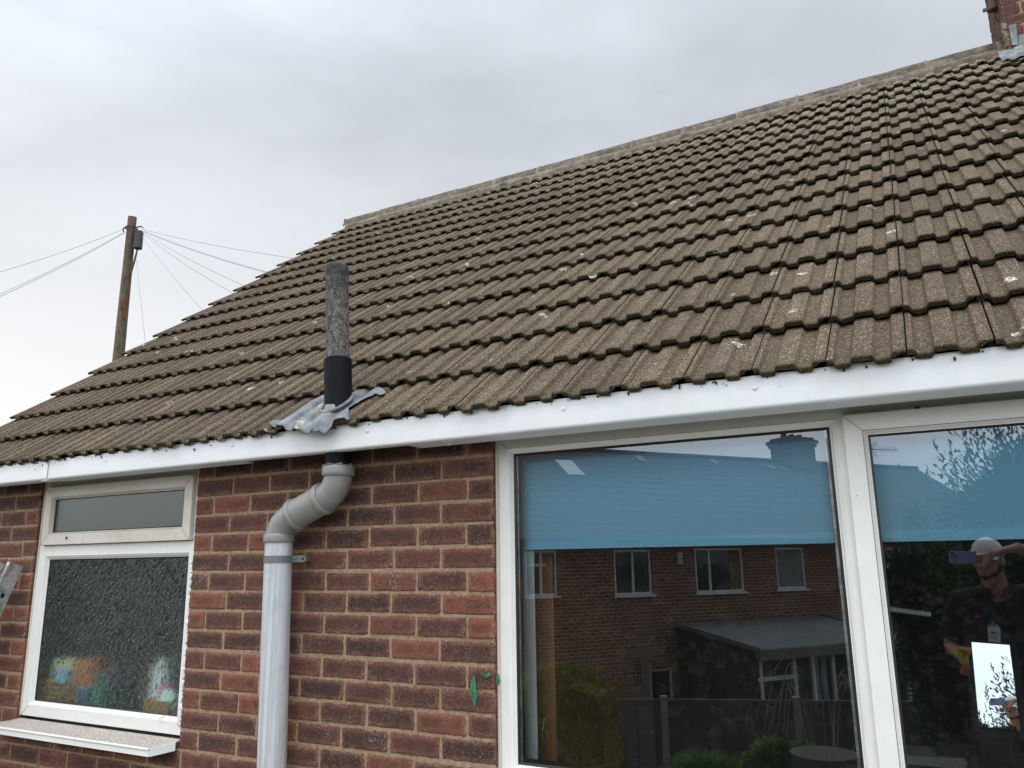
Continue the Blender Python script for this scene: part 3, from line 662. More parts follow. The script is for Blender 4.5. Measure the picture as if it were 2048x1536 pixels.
# projecting sill
mb=MB(); sz=1.012
PSL=[(-1.205,.026,sz+.018),(-.012,.026,sz+.018),(-.012,-.010,sz+.012),(-.060,-.096,sz),(-1.300,-.096,sz),(-1.222,-.008,sz+.012)]
mb.prism([Vector(p) for p in PSL],(0,0,-.005),1)
lip=[(-1.300,-.096),(-.060,-.096),(-.010,-.010)]
for (a,b) in zip(lip[:-1],lip[1:]):
    n=Vector((b[1]-a[1],-(b[0]-a[0]),0)).normalized(); A=Vector((*a,sz+(.0015 if a[1]<-.05 else .012))); B=Vector((*b,sz+(.0015 if b[1]<-.05 else .013)))
    mb.prism([A,B,B-Vector((0,0,.034)),A-Vector((0,0,.034))],n*.006,0)
mb.tube([(-1.300,-.1025,sz-.004),(-.060,-.1025,sz-.004)],.0045,8,0)
sill=mb.build('sill',[M['frame'],M['sill']],win1)
# big window: fixed light + opening light
mb=MB(); bx0,bx1,bz0,bz1=1.585,4.02,1.030,2.235
frame(mb,bx0,bx1,bz0,bz1,[(0,.10),(0,.032),(.002,.030),(.036,.030)],mis=[0,0,0])
mb.box(2.766,2.806,.0302,.09,bz0+.035,bz1-.035)
mb.box(bx0+.035,bx1-.035,.0304,.09,2.176,bz1-.035)
frame(mb,bx0+.034,2.768,bz0+.034,2.178,[(0,.031),(.003,.0285),(.010,.033),(.019,.047),(.021,.047),(.030,.0495)],mis=[0,0,0,0,1])
mitre(mb,bx0,2.80,bz0,2.214,.036,.0297,skip=(1,2)); mb.box(bx0-.008,bx0+.001,.02,.09,bz0,bz1,2)
win2=mb.build('window',[M['frame'],M['gasket'],M['frame_dirty']],house)
mb=MB(); gx0,gx1,gz0,gz1=bx0+.060,2.768-.026,bz0+.060,2.178-.026
mb.quad((gx0,GL,gz0),(gx1,GL,gz0),(gx1,GL,gz1),(gx0,GL,gz1)); mb.build('pane',[M['glass']],win2)
mb=MB()
for (a,b) in ((gx0,gx0+.014),(gx1-.014,gx1)): mb.box(a,b,.056,.068,gz0,gz1,1); mb.box(a+.0015,b-.004,.0545,.0560,gz0,gz1,0)
mb.box(gx0,gx1,.056,.068,gz0,gz0+.014,1); mb.box(gx0,gx1,.056,.068,gz1-.014,gz1,1)
mb.build('glazing_spacer',[M['alu'],M['gasket']],win2)
mb=MB(); ox0,ox1,oz0,oz1=2.790,3.985,1.060,2.184
frame(mb,ox0,ox1,oz0,oz1,[(0,.030),(0,.010),(.002,.008),(.050,.008),(.0515,.0075),(.053,.009),(.0535,.010),(.062,.028),(.064,.028),(.071,.030)],mis=[0,0,0,0,1,0,0,0,1])
mitre(mb,ox0,ox1,oz0,oz1,.053,.0077); frame(mb,ox0+.003,ox1-.003,oz0,oz1,[(0,.0298),(0,.026),(.02,.026)],mi=1)
mb.blob((2.995,.006,2.1855),(.007,.004,.005),nu=7,nv=5,mi=1)
s2=mb.build('sash',[M['frame'],M['gasket'],M['frame_dirty']],win2)
mb=MB(); hx0,hx1,hz0,hz1=ox0+.0685,ox1-.0685,oz0+.0685,oz1-.0685; mb.quad((hx0,.0305,hz0),(hx1,.0305,hz0),(hx1,.0305,hz1),(hx0,.0305,hz1)); mb.build('opening_pane',[M['glass']],win2)
mb=MB(); mb.box(bx0-.03,bx1+.03,-.06,.03,.995,1.028); mb.build('sill',[M['frame']],win2,bevel=.004)

# ------------------------------------------------------------------ rooms behind the windows
mb=MB()
RX0,RX1,RY0,RY1=.2,5.2,.17,4.3
for q in ((RX0-.05,RX0,.1,RY1,0,2.2),(RX1,RX1+.05,.1,RY1,0,2.2),(RX0,RX1,RY1,RY1+.05,0,2.2)): mb.box(*q)
mb.box(RX0,RX1,.1,RY1,-.02,.02); mb.box(RX0,RX1,.1,RY1,2.2,2.25); mb.box(bx0-1.3,bx0+.02,.17,.175,.02,2.2); mb.box(bx0-.1,bx1+.1,.17,.175,.02,.93)
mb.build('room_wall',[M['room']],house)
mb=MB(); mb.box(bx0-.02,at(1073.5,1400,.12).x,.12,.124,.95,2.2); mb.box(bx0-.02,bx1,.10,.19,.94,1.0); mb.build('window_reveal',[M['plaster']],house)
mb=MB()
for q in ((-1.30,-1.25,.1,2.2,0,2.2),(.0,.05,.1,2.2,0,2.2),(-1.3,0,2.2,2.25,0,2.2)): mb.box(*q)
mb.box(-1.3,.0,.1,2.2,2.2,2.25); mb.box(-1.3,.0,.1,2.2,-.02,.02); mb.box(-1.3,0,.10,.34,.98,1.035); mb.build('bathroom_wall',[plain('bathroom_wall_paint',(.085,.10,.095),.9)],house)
blue=MT('blue_blind_fabric',.9,.2); blue.col(blue.mix(blue.noise(200,2),(.31,.61,.79),(.35,.66,.84))); 
blueb=MT('blue_blind_hem',.6,.3); blueb.col((.36,.76,.98))
for n,(a,b,yy,lab) in enumerate(((1.655,2.735,.105,'blue roller blind half down behind the wide fixed pane'),(2.835,3.95,.105,'blue roller blind half down behind the opening pane on the right'))):
    r=thing('roller_blind',lab,'blind',((a+b)/2,yy,1.805),'blue roller blinds in the big window')
    m_=MB(); m_.smooth=True; m_.grid([[Vector((xx,yy+.002*mnoise.noise(Vector((xx*4,zz*3,n))),zz)) for xx in np.linspace(a,b,20)] for zz in np.linspace(1.832,2.17,8)]); m_.build('fabric',[blue.m],r)
    m_=MB(); m_.box(a,b,yy-.006,yy+.006,1.807,1.838); m_.build('hem_bar',[blueb.m],r)
    m_=MB(); m_.tube([(a,yy+.02,2.175),(b,yy+.02,2.175)],.018,12); m_.build('roller',[M['frame']],r)
mb=MB()
for i in range(70): mb.blob((1.664+.002*math.sin(i),.088,2.15-i*.0125),(.0022,.0022,.0022),nu=5,nv=4)
mb.tube([(1.664,.088,2.16),(1.664,.088,1.27)],.0006,4)
tag(mb.build('blind_chain',[M['plaster']],origin=(1.664,.088,2.16)),'white beaded cord hanging at the left edge of the blind','cord')
# pine cupboard side with a handle just inside on the left
a=at(1073,1300,1.0).x; b=at(1109,1300,1.0).x
cup=thing('wooden_cupboard','tall brown wooden cupboard with a metal bow handle, just inside the big window','cupboard',(1.30,1.0,.02))
RXc=1.44
mb=MB(); c0=at(1075,1300,.20).x; c1=at(1109,1300,.20).x
cup.location=(c0,.20,.02); mb.box(c0-.03,c1,.20,.90,.02,2.1); mb.build('door',[M['pine']],cup,bevel=.004)
p=at(1088,1470,.19); mb=MB(); mb.tube(bez((p.x,.20,p.z+.055),(p.x,.155,p.z),(p.x,.20,p.z-.055)),.0050,8); mb.build('handle',[M['alu']],cup)
# white panelled door with black handle plate
d=thing('panelled_door','grey-white panelled inner door with a long black handle plate','door',(1.5,2.6,.02))
x0_=at(1237,1400,2.6).x; x1_=at(1303,1400,2.6).x; d.location=((x0_+x1_)/2,2.6,.02)
mb=MB(); mb.box(x0_,x1_,2.6,2.64,.02,2.05); p=at(1268,1300,2.6); mb.box(p.x-.003,p.x+.003,2.597,2.6,1.2,1.9,1); mb.box(p.x-.003,p.x+.003,2.597,2.6,.3,1.0,1); dm_=plain('door_paint',(.30,.32,.33),.6); mb.build('leaf',[dm_,M['gasket']],d)
p=at(1275,1345,2.59); mb=MB(); mb.obox((p.x,2.59,p.z),((1,0,0),(0,1,0),(0,0,1)),(.024,.005,.085)); mb.tube([(p.x,2.58,p.z+.0),(p.x,2.555,p.z),(p.x-.10,2.555,p.z-.012)],.007,8); mb.build('handle_plate',[M['black']],d,bevel=.003)
# tilted mirror
nn=ray(1983,1400).normalized(); PM=CAM+nn*4.85
def mp2(px,py,o=0): 
    dd=ray(px,py); t=nn.dot(PM+nn*o-CAM)/nn.dot(dd); return CAM+dd*t
mir=thing('mirror','dark framed mirror tilted back inside the room, reflecting bright sky and the photographer','mirror',(3.12,2.26,.02))
msm=MT('mirror_silver',.0,.5,1); msm.col((.93,.95,.95))
mb=MB(); mb.prism([mp2(1942,1284,.0),mp2(2019,1290,.0),mp2(2041,1462,.0),mp2(1959,1452,.0)],nn*.004); mb.build('mirror_glass',[msm.m],mir)
wm=plain('grey_brown_wood',(.10,.085,.072),.6); wd=plain('dark_wood',(.030,.030,.032),.5)
mb=MB(); mb.prism([mp2(1928,1262,-.012),mp2(1941,1264,-.012),mp2(1972,1600,-.012),mp2(1955,1600,-.012)],nn*.03); mb.prism([mp2(1962,1458,-.004),mp2(2060,1468,-.004),mp2(2062,1482,-.004),mp2(1963,1476,-.004)],nn*.02)
mb.build('frame_side',[wm],mir)
mb=MB(); mb.prism([mp2(1941,1262,-.004),mp2(2030,1266,-.004),mp2(2033,1291,-.004),mp2(1942,1284,-.004)],nn*.02); mb.prism([mp2(2019,1288,-.003),mp2(2035,1288,-.003),mp2(2062,1466,-.003),mp2(2041,1463,-.003)],nn*.02)
mb.prism([mp2(1964,1477,0),mp2(2075,1484,0),mp2(2080,1600,0),mp2(1976,1600,0)],nn*.03); mb.build('dark_panel',[wd],mir)
mb=MB(); a,b=at(1770,1217,.7),at(1862,1229,.7); mb.tube([a,b],.009,12); tag(mb.build('white_bar',[M['frame']],origin=tuple(a)),'short white bar of unknown kind left of the mirror, placed inside the room','pole')  # made-up indoor tube standing in for an unidentified white bar
# papers and a box on a table inside
tb=thing('table','dark table under the papers at the foot of the opening pane','table',(2.95,1.5,.02)); dk=plain('dark_table',(.05,.035,.028),.5)
zt_=at(1850,1510,1.4).z
mb=MB(); mb.box(2.55,3.35,1.15,1.85,zt_-.04,zt_-.01); mb.build('table_top',[dk],tb)
for sx in (2.6,3.3):
    for sy in (1.2,1.8): mb=MB(); mb.box(sx-.02,sx+.02,sy-.02,sy+.02,.02,zt_-.04); mb.build('leg',[dk],tb)
mb=MB(); p=at(1850,1506,1.35)
for i in range(5): mb.obox((p.x+random.uniform(-.01,.01),1.35,zt_-.006+i*.007),((1,.1*i/4,0),(-.1*i/4,1,0),(0,0,1)),(.14,.10,.003))
tag(mb.build('newspaper_pile',[plain('newsprint',(.32,.31,.29),.9)],origin=(p.x,1.35,zt_-.01)),'flat pile of grey newspapers on the dark table','newspapers')
mb=MB(); p=at(1912,1520,1.4); mb.box(p.x-.06,p.x+.08,1.3,1.5,zt_-.01,zt_+.075); tag(mb.build('storage_box',[plain('dark_card',(.045,.035,.03),.8)],origin=(p.x,1.4,zt_-.01),bevel=.006),'dark brown box beside the newspapers on the table','box')
# things on the bathroom window board
def item(name,lab,cat,px0,px1,py0,py1,y,c,kind='box',dy=.05,rough=.5):
    a=at(px0,py1,y); b=at(px1,py0,y); xm=(a.x+b.x)/2; r=abs(b.x-a.x)/2; z0_=a.z if kind!='sit' else a.z
    m_=MB()
    if kind=='box': m_.box(xm-r,xm+r,y-dy,y+dy,a.z,b.z)
    elif kind=='tub': m_.tube([(xm,y,a.z),(xm,y,a.z+(b.z-a.z)*.85),(xm,y,a.z+(b.z-a.z)*.86),(xm,y,b.z)],[r*.88,r,r*1.06,r*1.06],20)
    elif kind=='bottle': m_.tube([(xm,y,a.z),(xm,y,a.z+(b.z-a.z)*.62),(xm,y,a.z+(b.z-a.z)*.76),(xm,y,a.z+(b.z-a.z)*.8),(xm,y,b.z)],[r,r,r*.5,r*.55,r*.5],18)
    elif kind=='dome': m_.blob((xm,y,a.z),(r,dy,b.z-a.z))
    elif kind=='basket':
        for i in range(7): m_.tube([(xm+r*math.cos(t),y+dy*math.sin(t),a.z+(b.z-a.z)*i/6) for t in np.linspace(0,2*math.pi,25)],(b.z-a.z)/13,6,cap=False)
        m_.box(xm-r*.8,xm+r*.8,y-dy*.8,y+dy*.8,a.z,b.z*.5+a.z*.5)
    o=m_.build(name,[plain(name+'_colour',c,rough,scale=25)],origin=(xm,y,a.z),bevel=.004 if kind=='box' else 0); return tag(o,lab,cat)
zb_=1.035
item('wicker_basket','brown wicker basket at the left end of the bathroom window board','basket',84,160,1364,1420,.16,(.34,.19,.07),'basket',.06,.8)
item('cardboard_pack','cream pack standing on the wicker basket','pack',117,161,1318,1367,.16,(.62,.55,.36),'box',.04)
item('small_carton','small pale blue carton in front of the cream pack','carton',116,139,1340,1366,.105,(.30,.46,.60),'box',.012)
item('orange_carton','orange-brown carton beside the cream pack','carton',161,200,1318,1372,.17,(.50,.17,.07),'box',.04)
item('cleaning_tub','grey-blue tub beside the wicker basket','tub',158,186,1374,1428,.13,(.14,.27,.36),'tub')
item('green_bottle','dark green bottle in the middle of the window board','bottle',188,214,1350,1432,.16,(.02,.20,.12),'bottle')
item('dark_tub','dark teal tub right of the green bottle','tub',213,240,1378,1434,.14,(.02,.06,.07),'tub')
item('purple_spray','small lilac bottle standing behind the green bottle','bottle',208,232,1330,1432,.26,(.25,.20,.42),'bottle')
item('brown_vase','dark brown vase left of the white bag','vase',282,308,1322,1440,.20,(.09,.045,.02),'bottle')
item('wooden_tray','brown wooden tray box at the right end of the window board','box',303,358,1400,1450,.13,(.33,.18,.06),'box',.05)
item('white_bag','crumpled white plastic bag behind the tray','bag',308,340,1312,1402,.20,(.75,.78,.80),'dome',.05)
item('pink_cloth','bright pink cloth above the wooden tray','cloth',316,350,1366,1402,.16,(.62,.04,.20),'dome',.03)
item('soap_dish','pale round soap dish on the wooden tray','dish',317,356,1378,1402,.11,(.60,.72,.68),'dome',.03)

# ------------------------------------------------------------------ ladder leaning on the wall
DL=Vector((0,-.335,-.942)).normalized(); NL=Vector((0,-.942,.335)).normalized()
lad=thing('ladder','worn aluminium ladder leaning on the bricks left of the small window','ladder',(-1.45,-.6,0))
TL=Vector((-1.266,-.015,1.776))
def rail(xw,top,sgn,wd=.072):
    m_=MB(); Ln=top.z/.942
    c=Vector((xw,top.y,top.z))+DL*Ln/2+NL*wd/2
    m_.obox(c,((1,0,0),NL,DL),(.0015,wd/2,Ln/2))                       # web
    for e_ in (0,wd): 
        cc=Vector((xw-sgn*.012,top.y,top.z))+DL*Ln/2+NL*e_; m_.obox(cc,((1,0,0),NL,DL),(.0125,.0018,Ln/2))
    for k in range(7):                                                 # rung sockets seen through the web
        q=Vector((xw+sgn*.0018,top.y,top.z))+DL*(.165+.25*k)+NL*wd*.5
        m_.obox(q,((1,0,0),NL,DL),(.0012,.0125,.0155),0); m_.obox(q+Vector((sgn*.001,0,0)),((1,0,0),NL,DL),(.0008,.0092,.0120),1)
    if sgn>0:
        for a_,b_ in ((.012,.018),(.012,.062),(.020,.052)):
            q=Vector((xw+.0017,top.y,top.z))+DL*a_+NL*b_; m_.tube([q,q+Vector((.0012,0,0))],.0026,8,1)
        q=Vector((xw,top.y,top.z))+DL*.052+NL*.040; m_.tube([q,q+Vector((.006,0,0))],.006,10,0)
    return m_
r1=rail(TL.x,TL,1).build('rail',[M['alu'],M['gasket']],lad); r2=rail(TL.x-.38,TL,-1).build('rail',[M['alu'],M['gasket']],lad)
T2=TL+Vector((-.040,0,0))+NL*.078-Vector((0,0,.012)); rail(T2.x,T2,1,.06).build('rail',[M['alu'],M['gasket']],lad); T3=T2-Vector((.30,0,0)); rail(T3.x,T3,-1,.06).build('rail',[M['alu'],M['gasket']],lad)
for k in range(7):
    q=TL+DL*(.165+.25*k)+NL*.036; mb=MB(); mb.obox(q-Vector((.19,0,0)),((1,0,0),NL,DL),(.19,.013,.014)); mb.build('rung',[M['alu']],lad)

# ------------------------------------------------------------------ telegraph pole and its wires
PT=CAM+ray(265,433)*22; PB=CAM+ray(237,715)*22
wood=MT('weathered_pole_wood',.9,.2); n=wood.noise(1,6,.75,wood.map((14,14,.7))); wood.col(wood.mix(wood.rng(wood.noise(1,4,.6,wood.map((6,6,.35))),.50,.58),wood.ramp(n,(.3,(.075,.06,.045)),(.6,(.19,.155,.115)),(.8,(.28,.24,.18))),(.17,.075,.055))); wood.bump(n,.7,.02)
bx,by=PB.x,PB.y
pole=thing('telegraph_pole','weathered brown telegraph pole with a black cable box near its top','pole',(PB.x,PB.y,-.5))
mb=MB(); pz=[PT.z,PT.z-.01,PT.z-.35,PT.z-1.5,PB.z,1,-.5]
def pxy(z): t=(z-PB.z)/(PT.z-PB.z); t=max(-1.2,t); return PB+(PT-PB)*t
mb.tube([(pxy(z).x,pxy(z).y,z) for z in pz],[.105,.113,.115,.128,.150,.17,.18],24); mb.build('shaft',[wood.m],pole)
rd=Vector((RT.x,RT.y,0)).normalized()
mb=MB(); c=CAM+ray(277,480)*21.9; mb.obox(c,(rd,(0,0,1),rd.cross(Vector((0,0,1)))),(.095,.27,.09)); mb.build('cable_box',[M['gasket']],pole,bevel=.03)
mb=MB()
for i in range(6): mb.tube(bez(c+Vector((0,0,-.2)),c+Vector((random.uniform(-.1,.1),-.05,-.6)),c+rd*random.uniform(-.14,-.02)+Vector((0,-.05,-.95-.1*random.random()))),.02,6)
mb.build('cable_tail',[M['gasket']],pole); mb=MB(); hh=PT+Vector((0,0,-.35)); mb.tube([hh+rd*.15*math.cos(t)+rd.cross(Vector((0,0,1)))*.15*math.sin(t) for t in np.linspace(0,6.28,20)],.02,6); mb.tube(bez(hh+rd*.12,hh+rd*.25+Vector((0,0,.1)),hh+rd*.32),.018,6); mb.tube(bez(hh-rd*.12,hh-rd*.28+Vector((0,0,.05)),hh-rd*.2+Vector((0,0,-.1))),.018,6)
mb.build('wire_fixing',[M['gasket']],pole)
for q,s_ in ((518,1),(560,-1),(585,1),(620,-1),(640,1),(668,-1),(700,-1)):
    z=(CAM+ray(255,q)*22).z; a=pxy(z); rr_=.14; mb=MB(); nf=(CAM-a); nf.z=0; nf.normalize()
    a=Vector((a.x,a.y,z))+rd*s_*.06+nf*.11; mb.tube([a,a+nf*.10,a+nf*.10+Vector((0,0,.06))],.012,6); mb.build('step_iron',[rust],pole)
wire=plain('grey_wire',(.30,.31,.33),.6); grp='phone wires fanning out from the telegraph pole'
WL=[((286,459),(574,514.5),19,'topmost wire running right from the pole to the roof edge'),((288,462),(524,541),17,'upper of the close pair of wires running right from the pole'),((287,463),(519,541.5),17,'lower of the close pair of wires running right from the pole'),
 ((286,465),(479,567.5),16,'fourth wire down on the right side of the pole'),((285,467),(457,581),15,'fifth wire down, meeting the roof edge beside the fourth'),((284,472),(400,614),14,'steep wire dropping from the cable box to the roof edge'),((273,520),(290,678),12,'near-vertical wire dropping beside the pole to the roof'),
 ((250,457),(0,543.6),18,'upper wire running left from the pole out of the picture'),((250,463),(0,588),16,'middle wire running left from the pole out of the picture'),((250,465),(0,593),16,'lowest wire running left from the pole out of the picture')]
for a,b,dq,lab in WL:
    A=CAM+ray(*a)*21.9; B=CAM+ray(*b)*dq; B2=A+(B-A)*1.5; pts=[]
    for t in np.linspace(0,1,26): pts.append(A+(B2-A)*t-Vector((0,0,.25*4*t*(1-t)*.5*(1 if dq>13 else .3))))
    # sag is compensated at the place where the wire meets the roof edge
    t0=1/1.5; cs=.25*4*t0*(1-t0)*.5*(1 if dq>13 else .3); pts=[p+Vector((0,0,cs*(i/25)/t0)) for i,p in enumerate(pts)]
    mb=MB(); mb.tube(pts,.0065,5); tag(mb.build('overhead_wire',[wire],origin=tuple(A)),lab,'wire',grp)

# ------------------------------------------------------------------ leaf scraps stuck to the wall and sill
leafm=plain('leaf_scrap_green',(.035,.16,.085),.5,var=.8,scale=120); twig=plain('twig_brown',(.10,.045,.03),.8)
def scrap(pts,lab,mat,nrm=(0,-1,0),nm='leaf_scrap',cat='leaf'):
    m_=MB(); c=sum((Vector(p) for p in pts),Vector())/len(pts); n=Vector(nrm)*.004
    for a,b in zip(pts,pts[1:]+pts[:1]): m_.f.append((m_.av(c+n),m_.av(Vector(a)),m_.av(Vector(b)))); m_.m.append(0); m_.sm.append(False)
    o=m_.build(nm,[mat],origin=tuple(c)); s_=o.modifiers.new('s','SOLIDIFY'); s_.thickness=.0015; tag(o,lab,cat)
Wp=lambda *q:[at(x,y,-.004) for x,y in q]
scrap(Wp((945,1354),(950,1352),(952,1370),(954,1392),(952,1408),(949,1415),(944,1400),(942,1382),(941,1372)),'long green leaf shred stuck to the bricks near the big window',leafm)
scrap(Wp((960,1343),(966,1349),(973,1350),(980,1345),(982,1351),(975,1356),(970,1356)),'small forked green leaf bit above the long shred on the bricks',leafm)
scrap(Wp((994,1352),(998,1347),(1001,1360),(999,1370),(993,1369)),'green leaf bit at the brick edge touching the big window frame',leafm)
S_=lambda *q:[CAM+ray(x,y)*((1.0175-CAM.z)/ray(x,y).z) for x,y in q]
scrap(S_((110,1458),(117,1452),(122,1450),(125,1446),(121,1457),(115,1459)),'bright green leaf bit lying on the small window sill',leafm,(0,0,1))
scrap(S_((133,1457),(142,1456),(150,1455),(146,1459),(137,1459)),'dark brown twig bit right of the leaf on the sill',twig,(0,0,1),'twig','twig')
p=at(325,1437,-.0); mb=MB(); mb.tube([at(317,1438,.02),at(323,1436,.015),at(329,1432,.012)],.0022,6); tag(mb.build('twig',[plain('pale_twig',(.55,.50,.33),.7)],origin=tuple(at(317,1438,.02))),'pale yellow twig resting on the bottom bead of the small window','twig')

# ------------------------------------------------------------------ garden ground
def gz(x,y):
    t=max(0,min(1,(-y-3.6)/7.0)); t=t*t*(3-2*t); return -2.7*t
mb=MB(); mb.smooth=True
ys=[-900,-300,-120,-60,-30,-20,-16,-13]+list(np.linspace(-11.5,-3,26))+[-1.2,0,3,8,20,60,200,900]; xs=[-900,-300,-100,-50,-25]+list(np.linspace(-14,18,40))+[30,60,120,300,900]
mb.grid([[Vector((x,y,gz(x,y)+(0.03*mnoise.noise(Vector((x,y,0))) if abs(x)<20 and abs(y)<20 else 0)-.03)) for x in xs] for y in ys])
gr=MT('grass',.95,.2); gr.col(gr.mix(gr.noise(1.3,5,.7),(.035,.065,.018),gr.mix(gr.noise(40,3),(.07,.10,.03),(.12,.10,.05)))); gr.bump(gr.noise(60,3),1,.03)
stru(mb.build('ground',[gr.m]))
mb=MB(); x=-3.0
pv=MT('paving',.9,.2); bt=pv.n('ShaderNodeTexBrick'); bt.inputs['Color1'].default_value=(.25,.235,.21,1); bt.inputs['Color2'].default_value=(.33,.31,.28,1); bt.inputs['Mortar'].default_value=(.12,.11,.09,1); bt.inputs['Scale'].default_value=1; bt.inputs['Brick Width'].default_value=.6; bt.inputs['Row Height'].default_value=.6; bt.inputs['Mortar Size'].default_value=.01; pv.l(pv.tc,bt.inputs['Vector']); pv.col(pv.mix(pv.rng(pv.noise(5,5,.7),.4,.7,0,.5),bt.outputs['Color'],(.16,.15,.12)))
mb.box(-3,7,-3.5,0,-.09,.0); stru(mb.build('patio',[pv.m]))

# foliage ----------------------------------------------------------------
def leafmat(name,c0,c1,c2):
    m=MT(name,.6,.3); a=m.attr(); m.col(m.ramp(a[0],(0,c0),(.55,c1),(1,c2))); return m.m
def leaves(P,D,ln,wd,name,mat,parent=None,origin=None,var=None,curve=.3):
    n=len(P); P=np.asarray(P); D=np.asarray(D); D=D/np.linalg.norm(D,axis=1,keepdims=True)
    A=rng.normal(size=(n,3)); S=np.cross(D,A); S/=np.linalg.norm(S,axis=1,keepdims=True); l=(ln*rng.uniform(.6,1.3,n))[:,None]; w_=(wd*rng.uniform(.6,1.3,n))[:,None]
    Nn=np.cross(D,S)
    V=np.empty((n,4,3)); V[:,0]=P; V[:,1]=P+D*l*.45+S*w_*.5+Nn*l*curve*.2; V[:,2]=P+D*l+Nn*l*curve*-.2; V[:,3]=P+D*l*.45-S*w_*.5+Nn*l*curve*.2
    root=parent; off=np.array(root.location) if root is not None else np.array(origin if origin is not None else (0,0,0))
    me=bpy.data.meshes.new(name); V=V.reshape(-1,3)-off
    me.vertices.add(4*n); me.vertices.foreach_set('co',V.ravel()); me.loops.add(4*n); me.loops.foreach_set('vertex_index',np.arange(4*n)); me.polygons.add(n); me.polygons.foreach_set('loop_start',np.arange(0,4*n,4)); me.polygons.foreach_set('loop_total',np.full(n,4))
    v=var if var is not None else rng.random(n); vv=np.zeros((n,4,3)); vv[:,:,0]=v[:,None]
    a=me.attributes.new('var','FLOAT_VECTOR','POINT'); a.data.foreach_set('vector',vv.ravel()); me.materials.append(mat); me.update(); me.validate()
    o=bpy.data.objects.new(name,me); sc.collection.objects.link(o)
    if parent is not None: o.parent=parent
    elif origin is not None: o.location=origin
    return o
def crown_pts(n,c,r,lobes=26,up=.3,fill=.5):
    """leaf roots clustered on sprays spread through an uneven ellipsoid"""
    c=np.array(c); r=np.array(r); L_=[]; 
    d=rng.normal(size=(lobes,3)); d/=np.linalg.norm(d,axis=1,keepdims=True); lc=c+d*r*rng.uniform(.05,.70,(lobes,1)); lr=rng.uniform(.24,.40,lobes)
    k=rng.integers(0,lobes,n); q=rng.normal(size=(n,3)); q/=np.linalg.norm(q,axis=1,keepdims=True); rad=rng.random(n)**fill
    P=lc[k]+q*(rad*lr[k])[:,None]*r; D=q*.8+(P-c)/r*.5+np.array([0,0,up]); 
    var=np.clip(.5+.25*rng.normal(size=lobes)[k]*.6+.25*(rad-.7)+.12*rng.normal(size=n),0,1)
    return P,D,var
bark=plain('bark',(.07,.05,.035),.95,var=.4)
def shrub(name,lab,cat,c,r,n,ln,wd,mat,up=.3,lobes=26,group=None,trunk=True,tips=0,extra=None):
    base=gz(c[0],c[1]); t=thing(name,lab,cat,(c[0],c[1],base),group)
    P,D,v=crown_pts(n,c,r,lobes,up)
    if tips:
        PP=[];DD=[]
        for i in range(tips):
            a=rng.uniform(0,2*math.pi); q=rng.random()**.5*.9; s=np.array([c[0]+r[0]*q*math.cos(a),c[1]+r[1]*q*math.sin(a),c[2]+r[2]*math.sqrt(max(.05,1-q*q))*.8]); ht=rng.uniform(.25,.6); tl=rng.normal(size=2)*.12
            for h in np.linspace(0,ht,16): PP.append(s+np.array([tl[0]*h,tl[1]*h,h])); dd=rng.normal(size=3)*.8; dd[2]=abs(dd[2])+.9; DD.append(dd)
        P=np.vstack([P,PP]); D=np.vstack([D,DD]); v=np.concatenate([v,rng.random(len(PP))*.7+.3])
    if extra:
        P2_,D2_,v2_=crown_pts(70000,*extra,40,up); P=np.vstack([P,P2_]); D=np.vstack([D,D2_]); v=np.concatenate([v,v2_])
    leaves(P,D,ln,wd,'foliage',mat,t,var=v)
    if trunk:
        m_=MB(); m_.tube([(c[0],c[1],base-.1),(c[0]+.05,c[1],(base+c[2])/2),(c[0],c[1]+.03,c[2])],[.09,.07,.03],8)
        for i in range(7):
            a=rng.uniform(0,6.28); z0_=base+(c[2]-base)*rng.uniform(.3,.9); m_.tube([(c[0],c[1],z0_),(c[0]+r[0]*.6*math.cos(a),c[1]+r[1]*.6*math.sin(a),z0_+r[2]*.5)],[.035,.008],6)
        m_.build('trunk',[bark],t)
    return t
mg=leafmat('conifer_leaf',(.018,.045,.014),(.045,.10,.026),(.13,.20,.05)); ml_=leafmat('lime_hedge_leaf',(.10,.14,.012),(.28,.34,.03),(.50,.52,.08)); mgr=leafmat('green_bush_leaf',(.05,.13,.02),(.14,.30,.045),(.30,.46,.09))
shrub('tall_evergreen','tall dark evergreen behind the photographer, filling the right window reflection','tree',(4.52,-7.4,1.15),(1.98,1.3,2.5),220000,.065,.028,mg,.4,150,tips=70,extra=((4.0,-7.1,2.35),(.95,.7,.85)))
shrub('evergreen_shrub','lower dark evergreen shrub left of the tall one in the right window','shrub',(2.75,-7.9,.75),(.62,.6,1.95),40000,.06,.024,mg,.5,50,tips=16)
# soft-leaved lime hedges
def hedge(name,lab,x0,x1,y0,y1,zt,n,mat,ln=.085,wd=.009):
    c=((x0+x1)/2,(y0+y1)/2); base=min(gz(c[0],y0),gz(c[0],y1)); t=thing(name,lab,'hedge',(c[0],c[1],base))
    X=rng.uniform(x0,x1,n); Yy=rng.uniform(y0,y1,n); u=rng.random(n); 
    top=zt+.09*np.sin(X*5.1)+.07*np.sin(X*11.3+Yy*7)+.05*rng.normal(size=n)
    Z=np.where(rng.random(n)<.45, top, base+(top-base)*u); face=np.where(rng.random(n)<.5,y1,y0)+.06*rng.normal(size=n); Yy=np.where(Z<top,np.where(rng.random(n)<.7,face,Yy),Yy)
    D=rng.normal(size=(n,3))*.5+np.array([.2,.25,.75]); k=.5+.3*np.sin(X*6+Z*5)+.2*rng.normal(size=n)
    leaves(np.stack([X,Yy,Z],1),D,ln,wd,'foliage',mat,t,var=np.clip(k,0,1),curve=.8)
    m_=MB(); m_.box(x0+.12,x1-.12,y0+.12,y1-.12,base,zt-.22); m_.build('inner_twigs',[bark],t); return t
